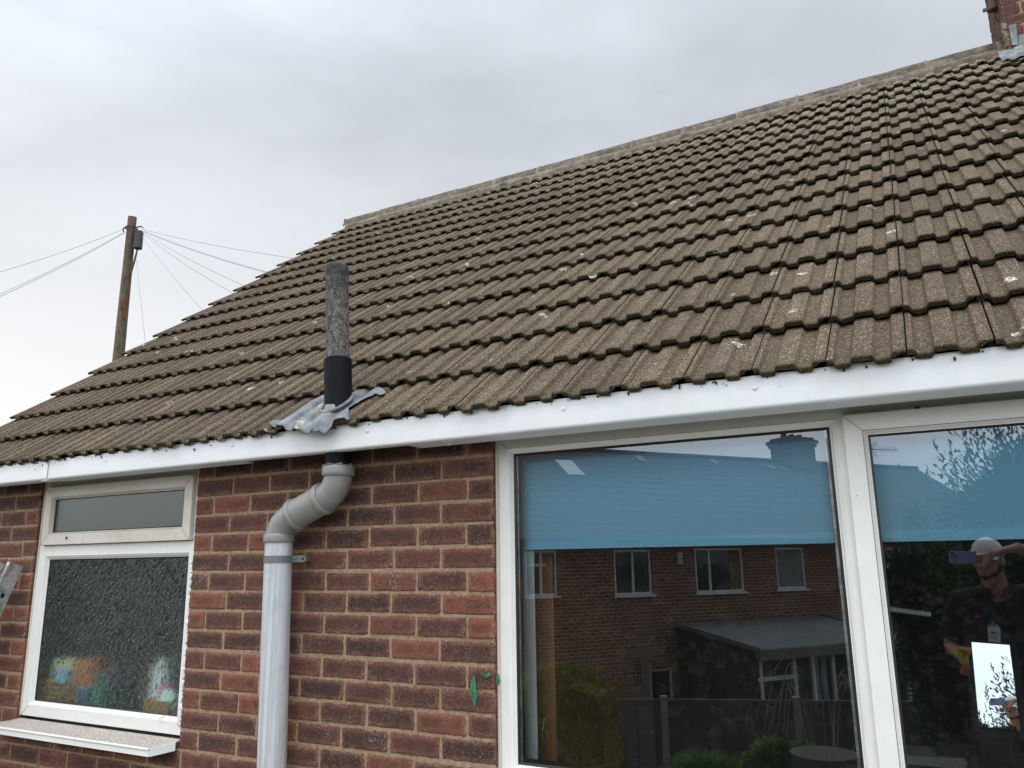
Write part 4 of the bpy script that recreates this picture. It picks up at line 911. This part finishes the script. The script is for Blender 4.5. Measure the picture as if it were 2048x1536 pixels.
a=rat(1085,1378,-5.4); b=rat(1245,1385,-5.4)
hedge('lime_hedge','feathery lime green hedge reflected low at the left of the fixed pane',a.x-.9,b.x-.30,-6.0,-5.3,a.z-.05,52000,ml_)
a=rat(1240,1520,-4.6); b=rat(1500,1455,-4.6)
t=thing('lime_bush','low feathery green bush in front of the fence in the reflection','bush',((a.x+b.x)/2,-4.6,gz(0,-4.6)))
P,D,v=crown_pts(34000,((a.x+b.x)/2+.30,-4.75,a.z-.30),((b.x-a.x)/2+.2,.50,.42),26,.6); leaves(P,D,.08,.009,'foliage',mgr,t,var=v,curve=.8)
pc=rat(1580,1500,-4.3)
shrub('round_bush','rounded bright green bush beside the pale planter','bush',(pc.x-.06,-4.35,pc.z-.12),(.40,.3,.27),24000,.04,.012,mgr,.3,22,trunk=True)
# planter with dry arching stems
pl=rat(1650,1530,-3.9); pt=thing('planter','pale woven round planter with dry arching stems','planter',(pl.x,-3.9,gz(pl.x,-3.9)))
bz=gz(pl.x,-3.9); mb=MB(); mb.tube([(pl.x,-3.9,bz),(pl.x,-3.9,bz+.1),(pl.x,-3.9,pl.z+.06),(pl.x,-3.9,pl.z+.08)],[.17,.20,.23,.24],28); mb.build('tub',[plain('pale_wicker',(.085,.078,.065),.9,scale=40,bump=.8)],pt)
stm=plain('dry_stem',(.34,.31,.24),.8)
for i in range(15):
    a0=rng.uniform(0,6.28); h=rng.uniform(.45,.7); rr_=rng.uniform(.16,.42); o_=Vector((pl.x+.10*math.cos(a0),-3.9+.1*math.sin(a0),pl.z+.04))
    m_=MB(); m_.tube(bez(o_,o_+Vector((rr_*.35*math.cos(a0),rr_*.35*math.sin(a0),h*1.9)),o_+Vector((rr_*1.2*math.cos(a0),rr_*1.2*math.sin(a0),h*.35)),16),.002,5); m_.build('dry_stem',[stm],pt)

# ------------------------------------------------------------------ fence
fa,fb=Vector((-1.454,-8.865,0)),Vector((1.018,-9.84,0)); fd=(fb-fa).normalized(); fn=Vector((-fd.y,fd.x,0))
fence=thing('garden_fence','grey brown close-boarded fence with concrete posts behind the hedges','fence',(0,-9.4,gz(0,-9.4)))
fm=plain('weathered_fence_board',(.105,.085,.068),.95,var=.35,scale=20); cm=plain('concrete_post',(.30,.29,.26),.95,var=.2)
rails=MB(); boards=MB(); Zt=-.2
for i in range(-3,6):
    s0=i*1.85+.62; q=fa+fd*s0; g=gz(q.x,q.y); m_=MB(); m_.obox((q.x,q.y,(g-.2+Zt+.03)/2),(fd,fn,(0,0,1)),(.05,.05,(Zt+.03-g+.2)/2)); m_.build('post',[cm],fence)
    if i<5:
        m_=MB(); g=min(g,gz((q+fd*1.85).x,(q+fd*1.85).y))
        for k in range(15):
            c_=q+fd*(.06+.118*(k+.5)); c_=c_+fn*(.012*(k%2)); m_.obox((c_.x,c_.y,(g+Zt-.06)/2),(fd,fn,(0,0,1)),(.064,.007,(Zt-.06-g)/2+random.uniform(-.004,.004)))
        c_=q+fd*.925; m_.obox((c_.x,c_.y,Zt-.035),(fd,fn,(0,0,1)),(.87,.03,.022)); m_.obox((c_.x+fn.x*.03,c_.y+fn.y*.03,Zt-.85),(fd,fn,(0,0,1)),(.87,.02,.03)); m_.build('board_panel',[fm],fence)

# ------------------------------------------------------------------ brick terrace opposite (behind the camera)
TO=Vector((-3.68,-15.694,0)); TU=Vector((.578,-.816,0)).normalized(); TN=Vector((.816,.578,0)).normalized(); TG=-2.75
def TPt(s,o,z): return TO+TU*s+TN*o+Vector((0,0,z))      # o = towards the bungalow
def tbox(m_,s0,s1,o0,o1,z0,z1,mi=0): m_.obox(TPt((s0+s1)/2,(o0+o1)/2,(z0+z1)/2),(TU,TN,(0,0,1)),((s1-s0)/2,(o1-o0)/2,(z1-z0)/2),mi)
ter=thing('terraced_house','long brown brick terrace with white windows and a dark roof, reflected in the big window','house',tuple(TPt(3,-3.5,TG)))
tm=MT('terrace_brick',.9,.2)
vm=tm.n('ShaderNodeVectorMath',operation='DOT_PRODUCT'); vm.inputs[1].default_value=tuple(TU); tm.l(tm.tc,vm.inputs[0]); vn=tm.n('ShaderNodeVectorMath',operation='DOT_PRODUCT'); vn.inputs[1].default_value=tuple(TN); tm.l(tm.tc,vn.inputs[0])
sx=tm.n('ShaderNodeSeparateXYZ'); tm.l(tm.tc,sx.inputs[0]); cb=tm.n('ShaderNodeCombineXYZ'); tm.l(tm.math('ADD',vm.outputs['Value'],vn.outputs['Value']),cb.inputs[0]); tm.l(sx.outputs[2],cb.inputs[1])
bt=tm.n('ShaderNodeTexBrick'); tm.l(cb.outputs[0],bt.inputs['Vector'])
for k_,v_ in (('Color1',(.13,.05,.035,1)),('Color2',(.24,.09,.055,1)),('Mortar',(.42,.34,.25,1)),('Scale',1),('Brick Width',.225),('Row Height',.083),('Mortar Size',.010)): bt.inputs[k_].default_value=v_
tm.col(tm.mix(tm.rng(tm.noise(1.5,4,.6),.4,.7,0,.35),bt.outputs['Color'],(.12,.06,.045)))
WN=[(-2.86,-2.05,1.0,2.0),(-.52,.55,.95,2.0),(1.88,3.42,.94,2.02),(4.53,5.55,.95,2.02),(6.75,8.0,.95,2.0),(8.75,9.72,1.0,2.0),(-5.6,-4.3,.95,2.0)]
WG=[(-2.6,-1.5,-1.9,-.7),(.35,1.0,-2.7,-.75),(7.2,8.8,-1.9,-.7),(-5.4,-3.9,-1.9,-.7)]
mb=MB(); S0,S1_=-7.5,15.0
# facade with real openings: cut into columns
edges=sorted(set([S0,S1_]+[v for w_ in WN+WG for v in w_[:2]]))
for a,b in zip(edges[:-1],edges[1:]):
    hs=sorted([(w_[2],w_[3]) for w_ in WN+WG if w_[0]<=a+1e-4 and w_[1]>=b-1e-4]); z=TG
    for lo,hi in hs: 
        if lo>z: tbox(mb,a,b,-.1,0,z,lo)
        z=hi
    tbox(mb,a,b,-.1,0,z,2.32)
tbox(mb,S0,S0+.1,-6.9,-.1,TG,2.32); tbox(mb,S1_-.1,S1_,-6.9,-.1,TG,2.32); tbox(mb,S0,S1_,-7,-6.9,TG,2.32)
for s in (S0,S1_-.1): mb.prism([TPt(s,0,2.32),TPt(s,-7,2.32),TPt(s,-3.5,4.7)],TU*.1)
mb.build('wall',[tm.m],ter)
wh=plain('white_window_frame',(.72,.72,.70),.5); dkg=MT('dark_house_glass',.06,.8); dkg.col((.02,.025,.03)); cur=plain('net_curtain',(.22,.22,.21),.9); ycur=plain('mustard_curtain',(.16,.12,.03),.9)
for i,(a,b,z0_,z1_) in enumerate(WN+WG):
    m_=MB(); f_=.055
    tbox(m_,a,a+f_,-.09,-.02,z0_,z1_); tbox(m_,b-f_,b,-.09,-.02,z0_,z1_); tbox(m_,a,b,-.0895,-.0195,z0_,z0_+f_); tbox(m_,a,b,-.0895,-.0195,z1_-f_,z1_)
    mu={1:.5,2:.3,4:.5,5:.6,6:.5}.get(i,.5); 
    if i!=3 and i<8: tbox(m_,a+(b-a)*mu-.03,a+(b-a)*mu+.03,-.089,-.019,z0_,z1_)
    tbox(m_,a-.05,b+.05,-.03,.07,z0_-.05,z0_)
    if i==0: tbox(m_,a,a+.5,-.03,.0,z1_-.35,z1_-.30)
    wf=m_.build('window',[wh],ter); m_=MB(); tbox(m_,a+.03,b-.03,-.065,-.055,z0_+.03,z1_-.03); m_.build('pane',[dkg.m],wf)
    m_=MB(); 
    if i in (2,): tbox(m_,b-.42,b-.06,-.053,-.050,z0_+.05,z1_-.05); m_.build('curtain',[ycur],wf)
    elif i in (3,5): tbox(m_,a+.06,b-.06,-.053,-.050,z0_+.05,z1_-.05); m_.build('curtain',[cur],wf)
m_=MB(); tbox(m_,1.33,1.47,.0,.05,1.64,1.93); m_.build('vent_cover',[plain('cream_cover',(.55,.53,.45),.6)],ter)
slate=MT('terrace_roof_tile',.9,.2); n=slate.noise(3,5,.7); slate.col(slate.mix(n,(.055,.045,.038),(.13,.11,.09)))
m_=MB(); rA=TPt(0,.32,2.22); nr=15; run=3.82; rise=2.62
for k in range(nr):
    o0=.32-run*k/nr; o1=.32-run*(k+1.15)/nr; z0_=2.24+rise*k/nr; z1_=2.24+rise*(k+1.15)/nr
    m_.prism([TPt(S0-.2,o0,z0_+.016),TPt(S1_+.2,o0,z0_+.016),TPt(S1_+.2,o1,z1_+.005),TPt(S0-.2,o1,z1_+.005)],(0,0,-.035))
m_.prism([TPt(S0-.2,-3.5,4.86),TPt(S1_+.2,-3.5,4.86),TPt(S1_+.2,-7.3,2.24),TPt(S0-.2,-7.3,2.24)],(0,0,-.05))
m_.tube([TPt(S0-.2,-3.5,4.86),TPt(S1_+.2,-3.5,4.86)],.09,10)
rf=m_.build('roof',[slate.m],ter)
def onroof(s,o): return 2.24+rise*(.32-o)/run
for s,o,ds,do in ((-.2,-2.45,.26,.42),):
    m_=MB(); zz=onroof(0,o); rs=Vector((0,0,rise/run)); dv=(TN*-1+rs).normalized(); m_.obox(TPt(s,o,zz+.06),(TU,dv,TU.cross(dv)),(ds,do,.04)); m_.build('skylight',[plain('skylight_pale',(.55,.56,.56),.3)],rf)
for s,o in ((2.6,-3.1),(5.4,-3.15),(7.6,-3.0),(8.05,-2.95)): 
    m_=MB(); m_.obox(TPt(s,o,onroof(s,o)+.07),(TU,(TN*-1+Vector((0,0,rise/run))).normalized(),TU.cross((TN*-1+Vector((0,0,rise/run))).normalized())),(.10,.15,.015)); m_.build('vent_tile',[plain('pale_vent_tile',(.38,.30,.22),.9)],rf)
m_=MB(); tbox(m_,8.55,9.65,-3.95,-3.05,4.4,5.35); tbox(m_,8.5,9.70,-4.0,-3.0,5.35,5.45); tbox(m_,8.45,9.75,-4.05,-2.95,5.45,5.57); tbox(m_,8.55,9.65,-3.95,-3.05,5.57,5.66); 
for s in (8.75,9.1,9.45): m_.tube([TPt(s,-3.5,5.66),TPt(s,-3.5,5.80)],[.11,.09],12)
tch=m_.build('chimney',[tm.m],rf)
m_=MB(); m_.tube([TPt(8.2,-3.4,4.7),TPt(8.2,-3.4,5.28)],.09,12); m_.tube([TPt(8.2,-3.4,5.28),TPt(8.2,-3.4,5.34)],.12,12); m_.build('flue',[plain('flue_grey',(.12,.12,.12),.8)],rf)
def aerial(s,o,z0_,z1_,lab):
    base=TPt(s,o,z0_); m_=MB(); top=TPt(s,o,z1_); m_.tube([base,top],.022,8); bd=(TU*.9+TN*.2).normalized()
    m_.tube([top-bd*.05-Vector((0,0,.08)),top+bd*1.1-Vector((0,0,.08))],.012,6); pd=bd.cross(Vector((0,0,1))).normalized()
    for k in range(14): q=top+bd*(.12+.075*k)-Vector((0,0,.08)); m_.tube([q-Vector((0,0,.10)),q+Vector((0,0,.10))],.006,5)
    for a_ in (-1,1):
        q=top-bd*.02-Vector((0,0,.08)); m_.tube([q,q+bd*.20+Vector((0,0,.26*a_))],.010,5); m_.tube([q+bd*.08,q+bd*.28+Vector((0,0,.26*a_))],.010,5)
    m_.build('aerial',[M['gasket']],ter)
aerial(10.75,-3.5,4.7,5.75,''); aerial(12.9,-3.5,4.7,5.55,'')
# flat roofed extension with white windows
m_=MB(); e0,e1=1.2,5.85
def ez(o): return .24-.34*(o/2.75)
m_.prism([TPt(e0,0,TG),TPt(e0,2.65,TG),TPt(e0,2.65,ez(2.65)-.12),TPt(e0,0,ez(0)-.12)],TU*.1); m_.prism([TPt(e1-.1,0,TG),TPt(e1-.1,2.65,TG),TPt(e1-.1,2.65,ez(2.65)-.12),TPt(e1-.1,0,ez(0)-.12)],TU*.1)
tbox(m_,e0,e1,2.55,2.65,TG,-1.75); ext=m_.build('extension',[plain('dark_cladding',(.085,.05,.038),.9,var=.4,scale=14)],ter)
m_=MB(); m_.prism([TPt(e0-.05,-.0,ez(0)),TPt(e1+.05,-.0,ez(0)),TPt(e1+.05,2.8,ez(2.8)),TPt(e0-.05,2.8,ez(2.8))],(0,0,-.05)); m_.build('flat_roof',[plain('grey_felt_roof',(.12,.135,.14),.8,var=.12)],ext)
m_=MB(); tbox(m_,e0-.08,e1+.08,2.80,2.86,ez(2.8)-.22,ez(2.8)-.01); 
for e_ in (e0-.10,e1+.05): m_.prism([TPt(e_,0,ez(0)+.05),TPt(e_,2.85,ez(2.85)+.05),TPt(e_,2.85,ez(2.85)-.06),TPt(e_,0,ez(0)-.06)],TU*.06)
m_.build('roof_trim',[plain('grey_trim',(.17,.155,.13),.8)],ext)
m_=MB(); zt_=ez(2.65)-.20
for s in (e0+.05,e0+1.0,e0+1.55,e0+2.15,e0+3.0,e0+3.8,e1-.12): tbox(m_,s,s+.08,2.57,2.66,-1.75,zt_)
tbox(m_,e0,e1,2.568,2.662,zt_-.02,zt_+.10); tbox(m_,e0,e0+1.1,2.568,2.662,zt_-.48,zt_-.40); tbox(m_,e0,e1,2.568,2.672,-1.80,-1.72); ewf=m_.build('window_frame',[wh],ext)
m_=MB(); tbox(m_,e0+.1,e1-.1,2.59,2.60,-1.75,zt_); m_.build('pane',[dkg.m],ewf)
m_=MB()
for s in (e0+1.62,e0+1.85): tbox(m_,s,s+.16,2.603,2.615,-1.7,zt_-.03)
m_.build('curtain',[plain('blue_curtain',(.16,.24,.26),.9)],ewf)

# ------------------------------------------------------------------ the photographer
skin=MT('skin',.55,.4); skin.col(skin.mix(skin.noise(30,3),(.36,.19,.13),(.46,.26,.18))); skin.b.inputs['Subsurface Weight'].default_value=.05
shirt=plain('charcoal_polo_cotton',(.022,.022,.025),.9,.2,var=.25,scale=25); trous=plain('navy_work_trousers',(.02,.022,.03),.9)
def remesh(o,vx,sm_=3):
    m=o.modifiers.new('r','REMESH'); m.mode='VOXEL'; m.voxel_size=vx; m.use_smooth_shade=True
    if sm_: s=o.modifiers.new('sm','SMOOTH'); s.iterations=sm_; s.factor=.5
    return o
man=thing('person','man in white cap and dark polo shirt holding a phone, reflected in right pane','person',(3.24,-2.93,0))
V_=Vector
HC=V_((3.215,-2.835,1.735)); fdir=V_((-.42,.90,.06)).normalized(); hr=fdir.cross(V_((0,0,1))).normalized()    # hr = his right
hu=hr.cross(fdir).normalized(); HR=Matrix((hr,fdir,hu)).transposed()
def hp(r,f,u): return HC+hr*r+fdir*f+hu*u
NK=V_((3.235,-2.90,1.585)); SHL=V_((3.040,-2.93,1.495)); SHR=V_((3.430,-2.92,1.530))
ELL=V_((2.965,-2.985,1.235)); WRL=V_((3.00,-2.80,1.215))
ELR=V_((3.625,-2.74,1.700)); WRR=V_((3.335,-2.545,1.800))
mb=MB()
mb.blob(HC+hu*.02,(.074,.094,.100),HR); mb.blob(hp(0,.022,-.045),(.058,.070,.066),HR); mb.blob(hp(0,.062,-.086),(.030,.028,.024),HR)        # skull, jaw, chin
mb.blob(hp(0,.100,-.012),(.012,.018,.024),HR,nu=10,nv=7); mb.blob(hp(0,.111,-.026),(.016,.012,.010),HR,nu=10,nv=7)          # nose
mb.blob(hp(0,.080,.022),(.050,.016,.012),HR,nu=12,nv=7); mb.blob(hp(0,.086,-.052),(.024,.012,.007),HR,nu=10,nv=6); mb.blob(hp(0,.083,-.066),(.020,.012,.008),HR,nu=10,nv=6)
for s in (-1,1): mb.blob(hp(s*.036,.068,-.018),(.022,.018,.018),HR); mb.blob(hp(s*.077,-.002,-.012),(.008,.018,.031),HR,nu=10,nv=7)
mb.tube([hp(0,-.012,-.06),NK+V_((0,.005,0)),V_((3.235,-2.925,1.49))],[.060,.064,.085],18)
mb.tube([V_((3.235,-2.93,1.52)),V_((3.235,-2.935,1.40)),V_((3.235,-2.935,1.25)),V_((3.235,-2.93,1.08)),V_((3.235,-2.925,.95))],[.11,.155,.145,.135,.145],22,ell=(.68,1.0))
mb.tube([V_((3.22,-2.925,1.49)),SHL+V_((0,0,.0)),SHL+(ELL-SHL)*.4,ELL,ELL+(WRL-ELL)*.35,WRL],[.06,.058,.050,.040,.042,.028],14)
mb.tube([V_((3.25,-2.925,1.49)),SHR,SHR+(ELR-SHR)*.4,ELR,ELR+(WRR-ELR)*.35,WRR],[.06,.060,.051,.042,.044,.029],14)
for s in (-1,1): mb.tube([V_((3.235+s*.09,-2.925,.95)),V_((3.235+s*.11,-2.92,.50)),V_((3.235+s*.12,-2.94,.10)),V_((3.235+s*.125,-2.94,.06))],[.088,.058,.042,.042],14)
# right hand gripping the phone end: palm and four curled fingers plus thumb
rr3=RT.copy(); PHE=CAM+RT*.105-UP*.022-FWD*.012
pal=WRR+(PHE+RT*.045+UP*.02-FWD*.02-WRR)*.72
mb.tube([WRR,pal],[.028,.034],12,ell=(1.1,.62)); 
for k in range(4):
    u_=.026-.021*k; kn=PHE+RT*(.052-.004*abs(k-1.2))+UP*u_-FWD*.030; mid=PHE+RT*.020+UP*(u_-.002)-FWD*.030; tip=PHE-RT*(.006-.004*k)+UP*(u_-.006)-FWD*.019
    mb.tube([pal,kn,mid,tip],[.013,.0105,.0098,.0078],9); mb.blob(tip,(.0078,.0078,.0078),nu=8,nv=6)
tt=PHE+RT*.004-UP*.030-FWD*.004; mb.tube([pal-UP*.01,PHE+RT*.045-UP*.044-FWD*.012,tt],[.015,.0125,.009],9)
# left hand inside the glove
LH=WRL+V_((.022,.065,.004)); mb.tube([WRL,LH],[.028,.036],12,ell=(.6,1))
body=remesh(mb.build('body',[skin.m],man,fixn=True),.0055,2)
mb=MB()
mb.tube([V_((3.235,-2.925,1.545)),V_((3.235,-2.93,1.50)),V_((3.235,-2.935,1.40)),V_((3.235,-2.935,1.25)),V_((3.235,-2.93,1.05)),V_((3.235,-2.93,.90)),V_((3.235,-2.93,.86))],[.075,.135,.178,.170,.162,.172,.172],26,ell=(.70,1.0))
mb.tube([V_((3.235,-2.925,1.535)),V_((3.15,-2.925,1.515)),SHL+V_((.01,0,.005)),SHL+(ELL-SHL)*.45,SHL+(ELL-SHL)*.82],[.055,.070,.076,.072,.068],18)
mb.tube([V_((3.235,-2.925,1.535)),V_((3.32,-2.925,1.52)),SHR+V_((-.01,0,.0)),SHR+(ELR-SHR)*.40,SHR+(ELR-SHR)*.68],[.055,.072,.080,.076,.072],18)
for k in range(9):  # soft folds
    a=random.uniform(0,6.28); x_=3.235+.165*math.cos(a); y_=-2.93+.115*math.sin(a); mb.tube([V_((x_,y_,1.40)),V_((x_+random.uniform(-.03,.03),y_,1.20)),V_((x_+random.uniform(-.05,.05),y_,1.0))],[.008,.016,.01],8)
sh=remesh(mb.build('polo_shirt',[shirt],man),.007,3)
mb=MB()
for s in (-1,1): mb.prism([NK+V_((s*.012,.062,-.055)),NK+V_((s*.062,.030,.012)),NK+V_((s*.085,.030,-.020)),NK+V_((s*.050,.072,-.075))],(0,.004,.002))
mb.tube([NK+V_((.068*math.cos(t),.066*math.sin(t)-.005,.006-.03*max(0,math.sin(t)))) for t in np.linspace(math.pi*.62,math.pi*2.38,24)],.012,8); mb.build('collar',[shirt],sh)
cy=-2.93+.70*.178+.002
def chest(x,z): 
    t=(z-1.25)/.15; rad=.172+.006*max(0,min(1,t)); dx=(x-3.235)/rad; return V_((x,-2.933+.70*rad*math.sqrt(max(.02,1-dx*dx))+.004,z))
redm=plain('logo_red',(.45,.03,.04),.7); blm=plain('logo_blue',(.05,.12,.35),.7)
def patch(pts,mat,nm,par,off=.001):
    m_=MB(); m_.prism([chest(x,z)+V_((0,off,0)) for x,z in pts],(0,.0015,0)); return m_.build(nm,[mat],par)
lx,lz=3.125,1.405
patch([(lx-.022,lz),(lx-.002,lz+.026),(lx+.008,lz+.014),(lx-.008,lz+.001)],redm,'logo_peak',sh); patch([(lx-.002,lz+.026),(lx+.026,lz-.001),(lx+.014,lz-.001),(lx-.002,lz+.014)],redm,'logo_peak',sh,.002)
patch([(lx-.032,lz-.014),(lx-.016,lz-.003),(lx+.002,lz-.010),(lx+.030,lz-.006),(lx+.030,lz-.012),(lx+.002,lz-.018),(lx-.018,lz-.012)],blm,'logo_wave',sh)
mb=MB(); 
for s in (-1,1): mb.tube([NK+V_((s*.06,.02,.01)),chest(3.235+s*.03,1.44)+V_((0,.006,0)),chest(3.190,1.375)+V_((0,.006,0))],.004,6)
mb.build('lanyard',[M['gasket']],sh)
bx_,bz_=3.190,1.325
bdg=V_((bx_,chest(bx_,bz_).y+.012,bz_)); mb=MB(); mb.obox(bdg,((1,0,-.08),(0,1,0),(.08,0,1)),(.030,.0015,.042),0); mb.obox(bdg+V_((0,0,.048)),((1,0,0),(0,1,0),(0,0,1)),(.028,.003,.006),1); mb.tube([bdg+V_((0,0,.05)),bdg+V_((.002,-.002,.07))],.005,8,1)
bg=mb.build('name_badge',[plain('badge_white',(.80,.83,.85),.3),M['alu']],sh)
mb=MB(); q=bdg+V_((0,.0022,.006)); mb.prism([q+V_((-.017,0,-.006)),q+V_((-.004,0,.014)),q+V_((.003,0,.004)),q+V_((.008,0,.009)),q+V_((.018,0,-.006)),q+V_((.009,0,-.003)),q+V_((-.003,0,-.003))],(0,.0008,0)); mb.box(q.x-.016,q.x+.016,q.y,q.y+.0008,q.z-.020,q.z-.016); mb.box(q.x-.013,q.x+.013,q.y,q.y+.0008,q.z-.028,q.z-.025)
mb.build('badge_print',[plain('badge_blue',(.06,.20,.42),.5)],bg)
mb=MB(); mb.tube([V_((3.235,-2.93,1.0)),V_((3.235,-2.93,.84))],[.150,.158],20,ell=(.72,1))
for s in (-1,1): mb.tube([V_((3.235+s*.085,-2.93,.90)),V_((3.235+s*.11,-2.92,.50)),V_((3.235+s*.12,-2.94,.09))],[.098,.078,.068],16)
remesh(mb.build('trousers',[trous],man),.008,2)
for s in (-1,1): mb=MB(); mb.blob((3.235+s*.125,-2.90,.05),(.05,.14,.055)); mb.box(3.235+s*.125-.045,3.235+s*.125+.045,-3.02,-2.78,0.001,.03); remesh(mb.build('boot',[M['gasket']],man),.008,2)
# cap, beard, hair, eyes
white=plain('white_cap_cotton',(.72,.73,.74),.8,var=.05)
mb=MB(); mb.smooth=True
mb.grid([[HC+HR@V_((.083*math.cos(p)*math.cos(t),.103*math.cos(p)*math.sin(t),.030+.098*math.sin(p)*(1 if p>=0 else .6))) for t in np.linspace(0,2*math.pi,29)] for p in np.linspace(-.12,1.57,10)])
cap=mb.build('cap',[white],man); s_=cap.modifiers.new('s','SOLIDIFY'); s_.thickness=.003
mb=MB(); mb.smooth=True; mb.grid([[HC+HR@V_((.072*math.sin(t)*(1+.10*v),(.088*math.cos(t)+v*.085*math.cos(t)),.036-.026*v-.018*math.sin(t)**2)) for t in np.linspace(-1.25,1.25,17)] for v in np.linspace(0,1,6)])
pk=mb.build('peak',[white],cap); s_=pk.modifiers.new('s','SOLIDIFY'); s_.thickness=.004
hair=plain('dark_brown_hair',(.045,.028,.019),.8)
mb=MB(); mb.blob(hp(0,.014,-.066),(.057,.070,.042),HR); mb.blob(hp(0,.062,-.094),(.029,.027,.020),HR)
for s in (-1,1): mb.blob(hp(s*.060,.002,-.035),(.013,.022,.036),HR)
mb.blob(hp(0,.096,-.043),(.026,.008,.005),HR,nu=10,nv=6); mb.blob(hp(0,-.030,-.005),(.072,.070,.060),HR)
remesh(mb.build('beard_and_hair',[hair],man),.006,2)
for s in (-1,1): mb=MB(); mb.blob(hp(s*.031,.082,.006),(.011,.008,.007),HR,nu=10,nv=7); mb.build('eye',[plain('eye_white',(.55,.52,.5),.2)],man); mb=MB(); mb.blob(hp(s*.032,.088,.020),(.018,.006,.004),HR,nu=10,nv=5); mb.build('eyebrow',[hair],man)
# work glove (yellow grip) with five fingers, holding the second glove
yel=MT('work_glove_fabric',.8,.2); yel.col(yel.mix(yel.rng(yel.noise(22,3,.6),.48,.54),(.55,.50,.10),(.50,.15,.03)))
mb=MB(); mb.tube([WRL-V_((0,.03,-.004)),WRL,LH,LH+V_((.006,.02,-.002))],[.037,.036,.044,.036],16,ell=(.72,1))
for k in range(4):
    z=LH.z+.030-.021*k; b0=V_((LH.x-.012,LH.y+.015,z)); mb.tube([b0,b0+V_((-.004,.034,-.004)),b0+V_((.020,.048,-.008)),b0+V_((.034,.026,-.010))],[.0125,.0125,.0118,.0095],9)
mb.tube([LH+V_((.024,-.01,.024)),LH+V_((.050,.020,.026)),LH+V_((.052,.046,.010))],[.015,.0125,.010],9); remesh(mb.build('glove',[yel.m],man),.005,2)
sg=V_((LH.x+.02,LH.y+.03,LH.z)); mb=MB(); mb.tube([sg+V_((.03,.0,.03)),sg,sg+V_((-.012,.0,-.06)),sg+V_((-.030,.0,-.105))],[.024,.020,.030,.036],14,ell=(1,.6))
for k in range(4): mb.tube([sg+V_((.02,0,.02)),sg+V_((.060+.006*k,.01*(k-1.5),.045-.018*k))],[.012,.009],8)
o=remesh(mb.build('spare_glove',[yel.m],origin=tuple(sg)),.005,2); tag(o,"limp yellow and orange glove held in the man's gloved hand",'glove')
# phone in a lilac case, right behind the lens of the picture
lil=plain('lilac_case',(.16,.20,.38),.35,var=.05)
PCn=CAM-FWD*.0095+RT*.052-UP*.014
ph=thing('phone','lilac smartphone held up sideways in front of the man\'s face','phone',tuple(PCn))
mb=MB(); mb.obox(PCn,(RT,UP,FWD),(.0735,.0355,.0045)); mb.build('case',[lil],ph,bevel=.004)
mb=MB(); mb.obox(CAM-FWD*.0052+RT*.004-UP*.0,(RT,UP,FWD),(.0155,.0155,.0008)); 
cb_=mb.build('camera_bump',[lil],ph)
mb=MB()
for r_,u_ in ((.012,-.008),(-.001,.010)): c_=CAM+RT*r_+UP*u_; mb.tube([c_-FWD*.0045,c_-FWD*.0030],.0065,16)
mb.tube([CAM-FWD*.0048,CAM-FWD*.0044],.0062,16); mb.build('lens',[M['black']],cb_)
